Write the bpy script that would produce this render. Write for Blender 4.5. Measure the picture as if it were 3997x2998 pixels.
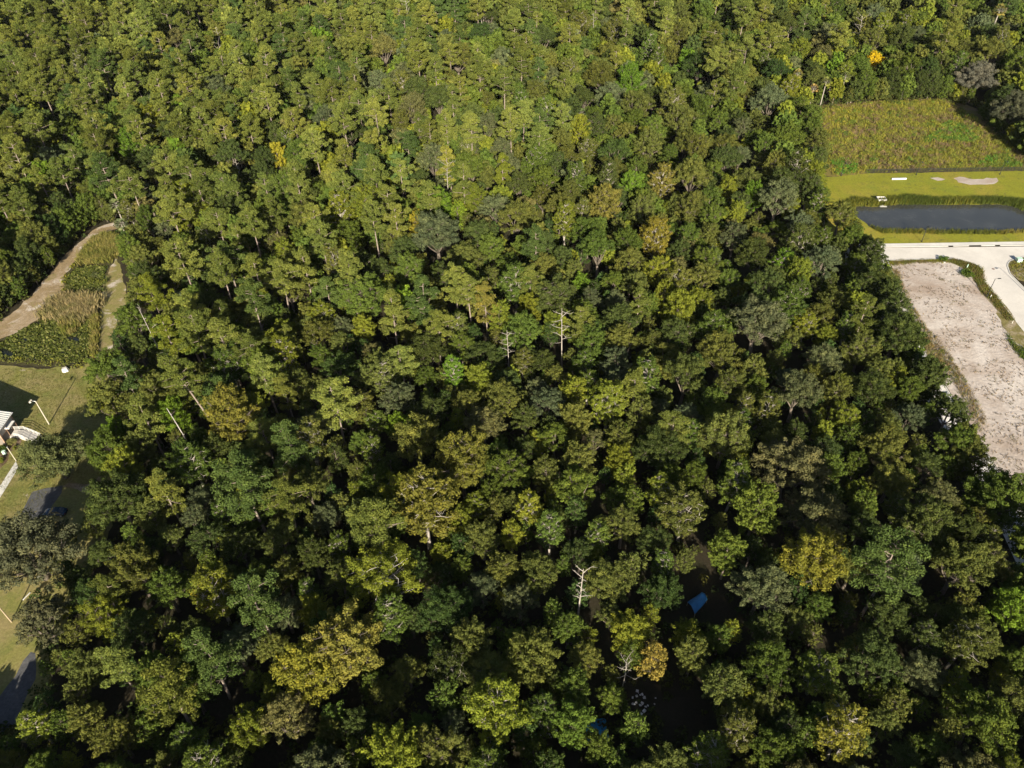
import bpy, math, random
import numpy as np
from mathutils import Vector, Matrix
from mathutils.geometry import tessellate_polygon

for o in list(bpy.data.objects):
    bpy.data.objects.remove(o)
S = bpy.context.scene
COL = S.collection

# ------------------------------------------------------------------ camera
FPX, PITCH, ROLL, CAM_H = 2900.0, 41.0, 1.3, 120.0
W0, H0 = 3997.0, 2998.0
_p, _r = math.radians(PITCH), math.radians(ROLL)
FW = np.array([0, math.cos(_p), -math.sin(_p)])
_rt = np.array([1.0, 0, 0]); _up = np.cross(_rt, FW)
RT = _rt * math.cos(_r) - _up * math.sin(_r)
UP = _rt * math.sin(_r) + _up * math.cos(_r)
CAM = np.array([0, 0, CAM_H])
cd = bpy.data.cameras.new('camera'); co = bpy.data.objects.new('camera', cd); COL.objects.link(co)
cd.sensor_fit = 'HORIZONTAL'; cd.sensor_width = 36.0; cd.lens = 36.0 * FPX / W0
cd.clip_start = 1.0; cd.clip_end = 6000.0
m = Matrix.Identity(4)
for i in range(3):
    m[i][0] = RT[i]; m[i][1] = UP[i]; m[i][2] = -FW[i]; m[i][3] = CAM[i]
co.matrix_world = m
S.camera = co

# ------------------------------------------------------------------ light
SUN_EL, SHADOW_AZ = 23.5, -3.0           # shadows fall almost straight away from the viewer
w = bpy.data.worlds.new('World'); S.world = w; w.use_nodes = True
nt = w.node_tree; nt.nodes.clear()
sky = nt.nodes.new('ShaderNodeTexSky'); sky.sky_type = 'NISHITA'; sky.sun_disc = False
sky.sun_elevation = math.radians(SUN_EL); sky.sun_rotation = math.radians(180.0 + SHADOW_AZ)
bg = nt.nodes.new('ShaderNodeBackground'); bg.inputs[1].default_value = 0.05
wo = nt.nodes.new('ShaderNodeOutputWorld')
nt.links.new(sky.outputs[0], bg.inputs[0]); nt.links.new(bg.outputs[0], wo.inputs[0])
sl = bpy.data.lights.new('sun', 'SUN'); sl.energy = 5.0; sl.angle = math.radians(0.5); sl.color = (1.0, 0.92, 0.74)
so = bpy.data.objects.new('sun', sl); COL.objects.link(so)
_e, _a = math.radians(SUN_EL), math.radians(SHADOW_AZ)
LDIR = Vector((math.sin(_a) * math.cos(_e), math.cos(_a) * math.cos(_e), -math.sin(_e)))
so.rotation_euler = LDIR.to_track_quat('-Z', 'Y').to_euler()
so.location = (0, -60, 200)
S.view_settings.view_transform = 'Standard'; S.view_settings.look = 'None'
S.view_settings.gamma = 1.0; S.view_settings.exposure = 1.28
S.cycles.max_bounces = 3; S.cycles.diffuse_bounces = 1; S.cycles.glossy_bounces = 2
S.cycles.transmission_bounces = 3; S.cycles.transparent_max_bounces = 4

# ------------------------------------------------------------------ geometry helpers
def G(x, y, z=0.0):
    """world point at height z seen at pixel (x, y) of the 3997x2998 photograph"""
    d = FW * FPX + RT * (x - W0 / 2) + UP * (H0 / 2 - y)
    return CAM + d * ((z - CAM_H) / d[2])
def P(X):
    v = np.asarray(X, float) - CAM
    dz = v @ FW
    return W0 / 2 + FPX * (v @ RT) / dz, H0 / 2 - FPX * (v @ UP) / dz, dz
def gp(pts, z=0.0):
    return [tuple(G(x, y)[:2]) + (z,) for x, y in pts]
def inside(px, py, poly):
    px = np.asarray(px, float); py = np.asarray(py, float)
    r = np.zeros(px.shape, bool); n = len(poly); j = n - 1
    for i in range(n):
        xi, yi = poly[i]; xj, yj = poly[j]
        c = ((yi > py) != (yj > py)) & (px < (xj - xi) * (py - yi) / ((yj - yi) or 1e-9) + xi)
        r ^= c; j = i
    return r
def tag(o, label=None, cat=None, group=None, kind=None):
    if label: o['label'] = label
    if cat: o['category'] = cat
    if group: o['group'] = group
    if kind: o['kind'] = kind
    return o
def link(name, me, parent=None, mat=None):
    o = bpy.data.objects.new(name, me); COL.objects.link(o)
    if mat is not None and me is not None and not me.materials: me.materials.append(mat)
    if parent is not None: o.parent = parent
    return o
def empty(name, loc, rz=0.0):
    o = bpy.data.objects.new(name, None); COL.objects.link(o)
    o.location = loc; o.rotation_euler = (0, 0, rz); o.empty_display_size = 0.3
    return o
def np_mesh(name, V, F, attrs=None, smooth=False):
    """V (n,3); F (m,k) same-size faces; attrs {name: per-face float array or (m,3)}"""
    me = bpy.data.meshes.new(name)
    V = np.asarray(V, np.float32); F = np.asarray(F, np.int32)
    me.vertices.add(len(V)); me.vertices.foreach_set('co', V.ravel())
    m_, k = F.shape
    me.loops.add(m_ * k); me.loops.foreach_set('vertex_index', F.ravel())
    me.polygons.add(m_); me.polygons.foreach_set('loop_start', np.arange(0, m_ * k, k, dtype=np.int32))
    for an, av in (attrs or {}).items():
        av = np.asarray(av, np.float32)
        if av.ndim == 1:
            a = me.attributes.new(an, 'FLOAT', 'FACE'); a.data.foreach_set('value', av)
        else:
            a = me.attributes.new(an, 'FLOAT_VECTOR', 'FACE'); a.data.foreach_set('vector', av.ravel())
    me.update(calc_edges=True)
    if smooth: me.polygons.foreach_set('use_smooth', np.ones(m_, bool))
    return me

class MB:
    """collects simple solids into one mesh"""
    def __init__(s): s.v = []; s.f = []
    def add(s, vs, fs):
        n = len(s.v); s.v += [tuple(v) for v in vs]; s.f += [tuple(i + n for i in f) for f in fs]; return s
    def box(s, c, d, rz=0.0, taper=1.0):
        cx, cy, cz = c; dx, dy, dz = d[0] / 2, d[1] / 2, d[2] / 2
        ca, sa = math.cos(rz), math.sin(rz); vs = []
        for z, t in ((-dz, 1.0), (dz, taper)):
            for x, y in ((-dx, -dy), (dx, -dy), (dx, dy), (-dx, dy)):
                x *= t; y *= t
                vs.append((cx + x * ca - y * sa, cy + x * sa + y * ca, cz + z))
        return s.add(vs, [(3, 2, 1, 0), (4, 5, 6, 7), (0, 1, 5, 4), (1, 2, 6, 5), (2, 3, 7, 6), (3, 0, 4, 7)])
    def bar(s, a, b, wd, th=None):
        """square bar between two points"""
        return s.tube([a, b], [wd / 2 * 1.2, (th or wd) / 2 * 1.2], 4)
    def tube(s, pts, rad, n=6, cap=True):
        pts = [Vector(p) for p in pts]; base = len(s.v); rings = []
        ref = None
        for i, p in enumerate(pts):
            t = (pts[min(i + 1, len(pts) - 1)] - pts[max(i - 1, 0)])
            if t.length < 1e-9: t = Vector((0, 0, 1))
            t.normalize()
            if ref is None: ref = Vector((1, 0, 0)) if abs(t.z) > 0.7 else Vector((0, 0, 1))
            u = ref - t * ref.dot(t)
            if u.length < 1e-4: u = t.orthogonal()
            u.normalize(); v = t.cross(u); ref = u
            r = rad[i] if hasattr(rad, '__len__') else rad
            for k in range(n):
                a = 2 * math.pi * (k + 0.5) / n
                s.v.append(tuple(p + (u * math.cos(a) + v * math.sin(a)) * r))
        for i in range(len(pts) - 1):
            for k in range(n):
                a = base + i * n + k; b = base + i * n + (k + 1) % n
                s.f.append((a, b, b + n, a + n))
        if cap:
            s.f.append(tuple(base + k for k in reversed(range(n))))
            e = base + (len(pts) - 1) * n
            s.f.append(tuple(e + k for k in range(n)))
        return s
    def prism(s, poly, z0, z1):
        """poly: list of xy"""
        n = len(poly); b = len(s.v)
        s.v += [(x, y, z0) for x, y in poly] + [(x, y, z1) for x, y in poly]
        for t in tessellate_polygon([[Vector((x, y, 0)) for x, y in poly]]):
            s.f.append(tuple(b + n + i for i in t)); s.f.append(tuple(b + i for i in reversed(t)))
        for i in range(n):
            j = (i + 1) % n; s.f.append((b + i, b + j, b + n + j, b + n + i))
        return s
    def mesh(s, name, smooth=False):
        me = bpy.data.meshes.new(name); me.from_pydata(s.v, [], s.f); me.update()
        import bmesh
        bm = bmesh.new(); bm.from_mesh(me); bmesh.ops.recalc_face_normals(bm, faces=bm.faces); bm.to_mesh(me); bm.free()
        if smooth: me.polygons.foreach_set('use_smooth', [True] * len(me.polygons))
        return me
    def build(s, name, mat, parent=None, smooth=False, bevel=0.0):
        o = link(name, s.mesh(name, smooth), parent, mat)
        if bevel:
            b = o.modifiers.new('bevel', 'BEVEL'); b.width = bevel; b.segments = 2; b.limit_method = 'ANGLE'
        return o

# ------------------------------------------------------------------ materials
def newmat(name):
    mt = bpy.data.materials.new(name); mt.use_nodes = True
    t = mt.node_tree; t.nodes.clear()
    out = t.nodes.new('ShaderNodeOutputMaterial')
    return mt, t, out
def N(t, typ, **kw):
    n = t.nodes.new(typ)
    for k, v in kw.items(): setattr(n, k, v)
    return n
def noise(t, vec, scale, detail=4, rough=0.55, dist=0.0):
    n = N(t, 'ShaderNodeTexNoise'); n.inputs['Scale'].default_value = scale; n.inputs['Detail'].default_value = detail
    n.inputs['Roughness'].default_value = rough; n.inputs['Distortion'].default_value = dist
    t.links.new(vec, n.inputs['Vector']); return n.outputs['Fac']
def ramp(t, fac, stops):
    r = N(t, 'ShaderNodeValToRGB'); e = r.color_ramp.elements
    while len(e) < len(stops): e.new(0.5)
    for i, (p, c) in enumerate(stops):
        e[i].position = p; e[i].color = (*c, 1) if len(c) == 3 else c
    t.links.new(fac, r.inputs[0]); return r.outputs[0]
def mix(t, fac, a, b, mode='MIX'):
    n = N(t, 'ShaderNodeMix', data_type='RGBA', blend_type=mode)
    for sock, v in ((0, fac), (6, a), (7, b)):
        if isinstance(v, (int, float)): n.inputs[sock].default_value = v
        elif isinstance(v, tuple): n.inputs[sock].default_value = (*v, 1)
        else: t.links.new(v, n.inputs[sock])
    return n.outputs[2]
def pos(t):
    return N(t, 'ShaderNodeNewGeometry').outputs['Position']
def finish(t, out, col, rough=0.9, spec=0.2, bump=None, bstr=0.3, bdist=0.1, metal=0.0):
    b = N(t, 'ShaderNodeBsdfPrincipled')
    if isinstance(col, tuple): b.inputs['Base Color'].default_value = (*col, 1)
    else: t.links.new(col, b.inputs['Base Color'])
    b.inputs['Roughness'].default_value = rough; b.inputs['Specular IOR Level'].default_value = spec
    b.inputs['Metallic'].default_value = metal
    if bump is not None:
        bn = N(t, 'ShaderNodeBump'); bn.inputs['Strength'].default_value = bstr; bn.inputs['Distance'].default_value = bdist
        t.links.new(bump, bn.inputs['Height']); t.links.new(bn.outputs[0], b.inputs['Normal'])
    t.links.new(b.outputs[0], out.inputs[0])
def plain(name, col, rough=0.6, spec=0.3, metal=0.0, var=0.15, scale=3.0):
    mt, t, out = newmat(name); p = pos(t)
    f = noise(t, p, scale, 5)
    lo = tuple(c * (1 - var) for c in col); hi = tuple(min(1, c * (1 + var)) for c in col)
    finish(t, out, ramp(t, f, [(0.3, lo), (0.7, hi)]), rough, spec, metal=metal)
    return mt
def patchy(name, layers, rough=0.95, bump_scale=6.0, bstr=0.4, bdist=0.08, fine=(.62, 1.3)):
    """layers: [(noise scale, lo, hi, colour)]: each laid over the one before where its noise passes lo..hi"""
    mt, t, out = newmat(name); p = pos(t); c = None
    for sc, lo, hi, colr in layers:
        if c is None: c = mix(t, noise(t, p, sc, 6, 0.65), tuple(x * 0.72 for x in colr), tuple(x * 1.25 for x in colr)); continue
        f = ramp(t, noise(t, p, sc, 7, 0.62, 0.6), [(lo, (0, 0, 0)), (hi, (1, 1, 1))])
        c = mix(t, f, c, colr)
    fn = ramp(t, noise(t, p, 1.9, 5, 0.75), [(0.28, (fine[0],) * 3), (0.72, (fine[1],) * 3)])
    c = mix(t, 1.0, c, fn, 'MULTIPLY')
    finish(t, out, c, rough, 0.1, noise(t, p, bump_scale, 6, 0.7), bstr, bdist)
    return mt
def leafmat(name, typ, trans=0.1):
    """typ OBJECT: tint is a property of the object; GEOMETRY: a value of each leaf"""
    mt, t, out = newmat(name)
    a = N(t, 'ShaderNodeAttribute', attribute_type=typ, attribute_name='tint')
    v = N(t, 'ShaderNodeAttribute', attribute_type='GEOMETRY', attribute_name='vary')
    c = mix(t, 1.0, a.outputs['Color'], ramp(t, v.outputs['Fac'], [(0.0, (0.55, 0.62, 0.6)), (0.5, (1.0, 1.0, 1.0)), (1.0, (1.65, 1.5, 1.25))]), 'MULTIPLY')
    d = N(t, 'ShaderNodeBsdfDiffuse'); t.links.new(c, d.inputs[0])
    tr = N(t, 'ShaderNodeBsdfTranslucent')
    t.links.new(mix(t, 1.0, c, (1.2, 1.25, 0.6), 'MULTIPLY'), tr.inputs[0])
    ms = N(t, 'ShaderNodeMixShader'); ms.inputs[0].default_value = trans
    t.links.new(d.outputs[0], ms.inputs[1]); t.links.new(tr.outputs[0], ms.inputs[2])
    t.links.new(ms.outputs[0], out.inputs[0]); return mt
def barkmat(name, lo, hi):
    mt, t, out = newmat(name); p = pos(t)
    mp = N(t, 'ShaderNodeMapping'); mp.inputs['Scale'].default_value = (6, 6, 1.2); t.links.new(p, mp.inputs[0])
    finish(t, out, ramp(t, noise(t, mp.outputs[0], 1.0, 5, 0.7), [(0.3, lo), (0.7, hi)]), 0.95, 0.1); return mt

M = {}
M['leaf'] = leafmat('leaf', 'OBJECT'); M['leaf_far'] = leafmat('leaf_far', 'GEOMETRY')
M['blade'] = leafmat('blade', 'GEOMETRY', 0.25)
M['bark'] = barkmat('bark', (0.07, 0.055, 0.042), (0.19, 0.16, 0.13))
M['bark_pine'] = barkmat('bark_pine', (0.11, 0.085, 0.07), (0.31, 0.255, 0.21))
M['bark_pale'] = barkmat('bark_pale', (0.18, 0.155, 0.13), (0.42, 0.38, 0.33))
M['bark_white'] = barkmat('bark_white', (0.26, 0.235, 0.21), (0.5, 0.46, 0.42))
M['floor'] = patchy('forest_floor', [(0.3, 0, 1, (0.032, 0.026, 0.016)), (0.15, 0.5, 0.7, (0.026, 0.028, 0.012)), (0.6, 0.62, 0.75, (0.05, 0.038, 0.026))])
M['lawn'] = patchy('lawn', [(0.5, 0, 1, (0.185, 0.175, 0.05)), (0.09, 0.42, 0.62, (0.235, 0.19, 0.085)), (0.22, 0.5, 0.7, (0.145, 0.155, 0.042)), (0.13, 0.66, 0.74, (0.36, 0.3, 0.24))], bump_scale=4.0, bstr=0.6)
M['track'] = patchy('dirt_track', [(0.4, 0, 1, (0.24, 0.175, 0.1)), (0.16, 0.46, 0.62, (0.31, 0.24, 0.165)), (0.2, 0.54, 0.66, (0.47, 0.41, 0.36)), (0.25, 0.58, 0.7, (0.19, 0.16, 0.065))])
M['bank'] = patchy('bank_path', [(0.4, 0, 1, (0.19, 0.17, 0.06)), (0.2, 0.52, 0.62, (0.42, 0.36, 0.31)), (0.3, 0.5, 0.65, (0.24, 0.185, 0.09))])
M['mud'] = patchy('mud', [(0.4, 0, 1, (0.05, 0.045, 0.02)), (0.3, 0.5, 0.7, (0.1, 0.08, 0.035))])
M['slope'] = patchy('grass_slope', [(0.2, 0, 1, (0.2, 0.2, 0.022)), (0.06, 0.48, 0.68, (0.27, 0.21, 0.04)), (0.13, 0.52, 0.68, (0.16, 0.18, 0.022)), (0.45, 0.54, 0.68, (0.13, 0.13, 0.03))], bump_scale=3.0)
M['field'] = patchy('weed_field', [(0.2, 0, 1, (0.16, 0.13, 0.04)), (0.1, 0.5, 0.65, (0.19, 0.13, 0.08))])
M['verge'] = patchy('dry_verge', [(0.4, 0, 1, (0.17, 0.145, 0.055)), (0.2, 0.48, 0.62, (0.3, 0.24, 0.17)), (0.5, 0.58, 0.7, (0.1, 0.1, 0.03))])
M['sand'] = patchy('bare_sand', [(0.25, 0, 1, (0.42, 0.36, 0.325)), (0.03, 0.4, 0.62, (0.52, 0.46, 0.42)), (0.055, 0.46, 0.66, (0.32, 0.25, 0.205)), (0.2, 0.5, 0.72, (0.38, 0.31, 0.265)), (0.9, 0.6, 0.74, (0.3, 0.245, 0.21))], bump_scale=1.0, bstr=0.8, bdist=0.25, fine=(.8, 1.15))
M['concrete'] = patchy('concrete', [(0.15, 0, 1, (0.56, 0.52, 0.48)), (0.3, 0.55, 0.75, (0.49, 0.45, 0.41))], bstr=0.05, bump_scale=10, fine=(.93, 1.05))
M['walk'] = patchy('walk_concrete', [(0.3, 0, 1, (0.55, 0.525, 0.49)), (0.5, 0.55, 0.8, (0.49, 0.465, 0.43))], bstr=0.05, bump_scale=10, fine=(.93, 1.05))
M['lane'] = patchy('lane_concrete', [(0.3, 0, 1, (0.6, 0.57, 0.54)), (0.5, 0.55, 0.8, (0.5, 0.47, 0.44))], bstr=0.05, bump_scale=10, fine=(.93, 1.05))
M['asphalt'] = patchy('asphalt', [(0.4, 0, 1, (0.085, 0.085, 0.09)), (0.3, 0.55, 0.7, (0.13, 0.125, 0.12))], bstr=0.2, bump_scale=12)
M['mulch'] = patchy('mulch', [(0.5, 0, 1, (0.13, 0.085, 0.055)), (0.4, 0.55, 0.7, (0.2, 0.14, 0.1))])
M['white'] = plain('white_paint', (0.62, 0.6, 0.57)); M['grey'] = plain('grey_concrete', (0.5, 0.48, 0.45))
M['pale'] = plain('pale_concrete', (0.5, 0.46, 0.42)); M['black'] = plain('black_metal', (0.015, 0.016, 0.018), 0.4, 0.5)
M['wood'] = plain('weathered_wood', (0.36, 0.28, 0.19), var=0.25); M['polegrey'] = plain('pole_concrete', (0.42, 0.38, 0.3))
M['taupe'] = plain('taupe_siding', (0.19, 0.16, 0.135)); M['lightsiding'] = plain('light_siding', (0.46, 0.42, 0.38))
M['copper'] = plain('brown_trim', (0.34, 0.22, 0.15)); M['door'] = plain('dark_door', (0.05, 0.04, 0.035))
M['roof'] = plain('white_metal_roof', (0.45, 0.445, 0.43), 0.4, 0.4, scale=0.6); M['silver'] = plain('galvanised', (0.5, 0.5, 0.5), 0.35, 0.5, 0.6)
M['tarp'] = plain('blue_tarp', (0.035, 0.19, 0.4), 0.45, 0.4, var=0.3, scale=1.2); M['cyan'] = plain('bright_blue_tarp', (0.02, 0.34, 0.66), 0.45, 0.4, var=0.3)
M['carpaint'] = plain('blue_car_paint', (0.012, 0.035, 0.075), 0.25, 0.6, 0.2, 0.05); M['glass'] = plain('car_glass', (0.02, 0.025, 0.03), 0.08, 0.8, 0, 0.02)
M['rubber'] = plain('rubber', (0.02, 0.02, 0.02)); M['lamp'] = plain('lamp_glass', (0.6, 0.6, 0.55), 0.2, 0.6)
M['mint'] = plain('mint_green_paint', (0.42, 0.56, 0.46)); M['junk'] = plain('pale_debris', (0.6, 0.56, 0.54), var=0.4, scale=5)
def watermat(name, col, patch=None):
    mt, t, out = newmat(name); p = pos(t)
    c = ramp(t, noise(t, p, 0.12, 4), [(0.35, col), (0.7, tuple(x * 0.6 for x in col))])
    mp = N(t, 'ShaderNodeMapping'); mp.inputs['Scale'].default_value = (1, 2.2, 1); t.links.new(p, mp.inputs[0])
    finish(t, out, c, 0.12, 0.5, noise(t, mp.outputs[0], 3.0, 3), 0.12, 0.05); return mt
M['pond'] = watermat('pond_water', (0.05, 0.05, 0.046)); M['swamp'] = watermat('swamp_water', (0.012, 0.014, 0.008))

# ------------------------------------------------------------------ the setting: sheets of ground
def jag(pts, step=1.5, amp=0.35, seed=0, closed=True):
    """resample an outline and roughen it"""
    r = random.Random(seed); out = []; n = len(pts)
    for i in range(n if closed else n - 1):
        a = np.array(pts[i][:2]); b = np.array(pts[(i + 1) % n][:2]); L = np.linalg.norm(b - a); k = max(1, int(L / step))
        nrm = np.array([-(b - a)[1], (b - a)[0]]) / (L or 1)
        for q in range(k):
            p = a + (b - a) * q / k + (nrm * r.uniform(-amp, amp) if q else 0)
            out.append((p[0], p[1]))
    if not closed: out.append(tuple(pts[-1][:2]))
    return out
def sheet(name, pxpoly, z, mat, amp=0.3, kind='structure', world=False, step=1.5, label=None):
    pts = [p[:2] for p in (pxpoly if world else gp(pxpoly))]
    if amp: pts = jag(pts, step, amp, hash(name) % 999 if False else len(name) * 7)
    me = bpy.data.meshes.new(name)
    tris = tessellate_polygon([[Vector((x, y, 0)) for x, y in pts]])
    me.from_pydata([(x, y, z) for x, y in pts], [], [tuple(t) for t in tris]); me.update()
    up = [p for p in me.polygons if p.normal.z < 0]
    if up: me.flip_normals() if len(up) > len(me.polygons) / 2 else None
    o = link(name, me, None, M[mat]); tag(o, label, kind=kind); return o
def ribbon(pxline, width, side=1, world=False):
    """outline of a strip of given width along a line"""
    pts = [np.array(p[:2]) for p in (pxline if world else gp(pxline))]; off = []
    for i, p in enumerate(pts):
        t = pts[min(i + 1, len(pts) - 1)] - pts[max(i - 1, 0)]; t = t / (np.linalg.norm(t) or 1)
        off.append(p + np.array([-t[1], t[0]]) * width * side)
    return [tuple(p) for p in pts] + [tuple(p) for p in reversed(off)]

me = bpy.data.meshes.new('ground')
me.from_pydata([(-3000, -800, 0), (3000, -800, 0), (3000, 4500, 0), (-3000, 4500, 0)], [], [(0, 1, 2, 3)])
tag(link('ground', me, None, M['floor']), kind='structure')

# left clearing
LCLEAR = [(-500, 1330), (0, 1245), (51, 1210), (127, 1145), (200, 1066), (253, 990), (338, 915), (380, 882), (430, 866), (455, 905), (470, 970), (485, 1053), (505, 1160),
          (462, 1240), (440, 1275), (430, 1385), (355, 1425), (345, 1490), (372, 1550), (340, 1575), (350, 1620), (385, 1662), (395, 1700), (350, 1750), (385, 1775),
          (434, 1835), (428, 1890), (390, 1925), (335, 1960), (325, 2010), (290, 2050), (235, 2070), (200, 2110), (150, 2240), (110, 2330), (85, 2400), (75, 2480),
          (120, 2540), (140, 2610), (120, 2690), (60, 2760), (30, 2840), (-600, 2900)]
sheet('lawn', [(-500, 1440), (0, 1425), (170, 1440), (300, 1420), (420, 1400), (480, 1500), (480, 1700), (480, 1900), (420, 2100), (330, 2300), (230, 2500), (200, 2700), (100, 2900), (-900, 2998), (-700, 1800)], 0.012, 'lawn', 0.4)
sheet('dirt_track', [(-420, 1420), (0, 1254), (51, 1218), (127, 1150), (253, 998), (338, 922), (380, 889), (430, 872), (470, 862), (480, 890), (430, 901), (371, 927), (312, 1003), (253, 1070), (249, 1138), (190, 1180), (160, 1235), (63, 1302), (0, 1323), (-420, 1500)], 0.024, 'track', 0.45)
sheet('pond_shore', [(-420, 1490), (0, 1310), (63, 1296), (160, 1228), (190, 1176), (249, 1134), (253, 1066), (312, 999), (371, 923), (440, 896), (480, 960), (470, 1060), (440, 1160), (395, 1400), (300, 1440), (170, 1430), (0, 1420), (-420, 1450)], 0.018, 'mud', 0.4)
sheet('bank_path', [(452, 1005), (475, 1053), (500, 1172), (470, 1240), (440, 1300), (440, 1400), (378, 1395), (388, 1290), (398, 1200), (400, 1110), (425, 1060)], 0.030, 'bank', 0.35)
sheet('swamp_water', [(-400, 1475), (0, 1340), (160, 1243), (200, 1190), (255, 1160), (258, 1080), (312, 1035), (425, 1035), (400, 1110), (362, 1160), (388, 1180), (372, 1250), (370, 1380), (300, 1420), (160, 1405), (0, 1398), (-400, 1440)], 0.036, 'swamp', 0.3)
sheet('asphalt_drive', [(126, 1920), (180, 1905), (245, 1895), (240, 1925), (215, 1960), (188, 1995), (180, 2060), (100, 2120), (30, 2120), (60, 2030), (85, 2000), (105, 1960)], 0.024, 'asphalt', 0.15)
sheet('asphalt_road', [(120, 2545), (138, 2550), (139, 2650), (90, 2750), (60, 2830), (-60, 2900), (-260, 2900), (0, 2717), (60, 2640), (90, 2580)], 0.024, 'asphalt', 0.15)
sheet('mulch_bed', [(72, 1700), (85, 1722), (72, 1750), (38, 1765), (30, 1800), (0, 1830), (-60, 1880), (-80, 1830), (10, 1745)], 0.030, 'mulch', 0.2)
sheet('bare_patch', [(360, 1890), (385, 1860), (408, 1880), (405, 1905), (350, 1930), (300, 1910), (240, 1900), (270, 1885)], 0.020, 'track', 0.3)
sheet('walkway', [(62, 1801), (73, 1826), (0, 1944), (-80, 2060), (-150, 2060), (0, 1898)], 0.036, 'walk', 0.0)

# right clearing
RCLEAR = [(3180, 418), (3250, 418), (3407, 403), (3560, 398), (3656, 392), (3690, 398), (3800, 425), (3900, 540), (3997, 620), (4400, 800), (4700, 1200), (4700, 2250), (4300, 2150), (3997, 1935),
          (3925, 1872), (3832, 1780), (3816, 1735), (3834, 1690), (3762, 1568), (3702, 1474), (3618, 1374), (3580, 1290), (3520, 1190), (3507, 1111), (3478, 1070), (3459, 998), (3407, 955), (3371, 903), (3362, 840),
          (3300, 812), (3255, 800), (3217, 772), (3227, 709), (3226, 640), (3250, 600), (3225, 520), (3195, 455)]
sheet('grass_slope', [(3100, 700), (3253, 690), (3400, 676), (3576, 674), (3800, 668), (4700, 655), (4700, 960), (3997, 944), (3400, 954), (3250, 960), (3150, 840)], 0.012, 'slope', 0.4)
sheet('field_soil', [(3060, 420), (3407, 395), (3700, 385), (3800, 420), (3997, 520), (4700, 700), (4700, 657), (3997, 664), (3576, 673), (3253, 690), (3150, 690), (3080, 560)], 0.010, 'field', 0.6)
sheet('bare_patch', [(3722, 696), (3745, 690), (3800, 700), (3890, 694), (3897, 706), (3880, 718), (3790, 722), (3740, 712)], 0.020, 'sand', 0.5)
sheet('bare_patch', [(3630, 695), (3660, 692), (3690, 700), (3660, 706)], 0.020, 'sand', 0.4)
sheet('pond_water', [(3320, 800), (3344, 804), (3416, 808), (3460, 802), (3507, 797), (3665, 799), (3891, 797), (3960, 806), (4060, 812), (4350, 820), (4350, 895), (3997, 903), (3914, 914), (3688, 910), (3500, 907), (3443, 907), (3394, 886), (3340, 840)], 0.020, 'pond', 0.35)
KZ = 0.12
sheet('road', [(3300, 966), (3400, 968), (4700, 955), (4700, 1005), (4010, 1000), (3990, 1003), (3936, 1021), (3930, 1039), (3941, 1070), (3997, 1127), (4300, 1440), (4700, 1880), (4300, 1640), (3997, 1292), (3841, 1095),
               (3840, 1070), (3843, 1062), (3830, 1045), (3801, 1032), (3760, 1020), (3719, 1009), (3560, 1013), (3460, 1016), (3407, 1010), (3300, 1012)], 0.006, 'concrete', 0.0)
sheet('sidewalk', [(3300, 955), (3403, 953), (3997, 944), (4700, 932), (4700, 948), (3997, 956), (3403, 964), (3300, 966)], KZ, 'walk', 0.0)
sheet('woods_lane', [(3300, 1010), (3462, 1018), (3500, 1105), (3618, 1401), (3700, 1530), (3898, 1850), (3950, 1905), (4200, 2270), (4000, 2270), (3840, 1920), (3700, 1700), (3540, 1430), (3400, 1180), (3300, 1080)], 0.006, 'lane', 0.0)
sheet('bare_lot', [(3462, 1020), (3560, 1014), (3719, 1010), (3841, 1097), (3997, 1294), (4300, 1642), (4700, 2090), (4700, 2300), (4208, 2268), (3956, 1903), (3904, 1848), (3706, 1528), (3624, 1399), (3506, 1103)], 0.10, 'sand', 0.0)
sheet('dry_verge', [(3455, 1016), (3560, 1012), (3719, 1008), (3760, 1019), (3801, 1031), (3831, 1045), (3844, 1062), (3840, 1071), (3842, 1096), (3900, 1168), (3997, 1292), (4150, 1460), (4150, 1530), (3990, 1350), (3955, 1335), (3925, 1290), (3880, 1200), (3830, 1150), (3795, 1085), (3755, 1048), (3700, 1022), (3560, 1026), (3465, 1032)], 0.106, 'verge', 0.4)
sheet('dry_verge', [(3456, 1020), (3476, 1030), (3500, 1075), (3545, 1205), (3590, 1290), (3660, 1370), (3720, 1450), (3690, 1450), (3624, 1402), (3560, 1250), (3500, 1105)], 0.106, 'verge', 0.4)
sheet('dry_verge', [(4400, 1000), (4010, 1003), (3990, 1006), (3940, 1023), (3934, 1039), (3945, 1069), (3975, 1094), (3997, 1100), (4400, 1150)], 0.106, 'verge', 0.2)
def kerb(line, width=0.28, side=1, name='kerb'):
    pts = [p[:2] for p in gp(line)]
    a = ribbon(pts, width, side, True); n = len(pts); mb = MB()
    for i in range(n - 1):
        q = [a[i], a[i + 1], a[2 * n - 2 - i], a[2 * n - 1 - i]]
        mb.add([(x, y, 0) for x, y in q] + [(x, y, KZ + 0.003) for x, y in q], [(3, 2, 1, 0), (4, 5, 6, 7), (0, 1, 5, 4), (1, 2, 6, 5), (2, 3, 7, 6), (3, 0, 4, 7)])
    tag(mb.build(name, M['walk']), kind='structure')
kerb([(3460, 1017), (3560, 1013), (3719, 1009), (3760, 1020), (3801, 1032), (3830, 1045), (3843, 1062), (3840, 1070), (3841, 1095), (3997, 1292), (4300, 1640), (4700, 2085)], side=-1)
kerb([(4400, 1000), (4010, 1000), (3990, 1003), (3965, 1009), (3940, 1018), (3932, 1028), (3930, 1039), (3941, 1070), (3997, 1127), (4300, 1440)], side=1)
kerb([(3462, 1018), (3500, 1105), (3618, 1401), (3700, 1530), (3898, 1850), (3950, 1905), (4200, 2270)], side=1)
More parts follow.
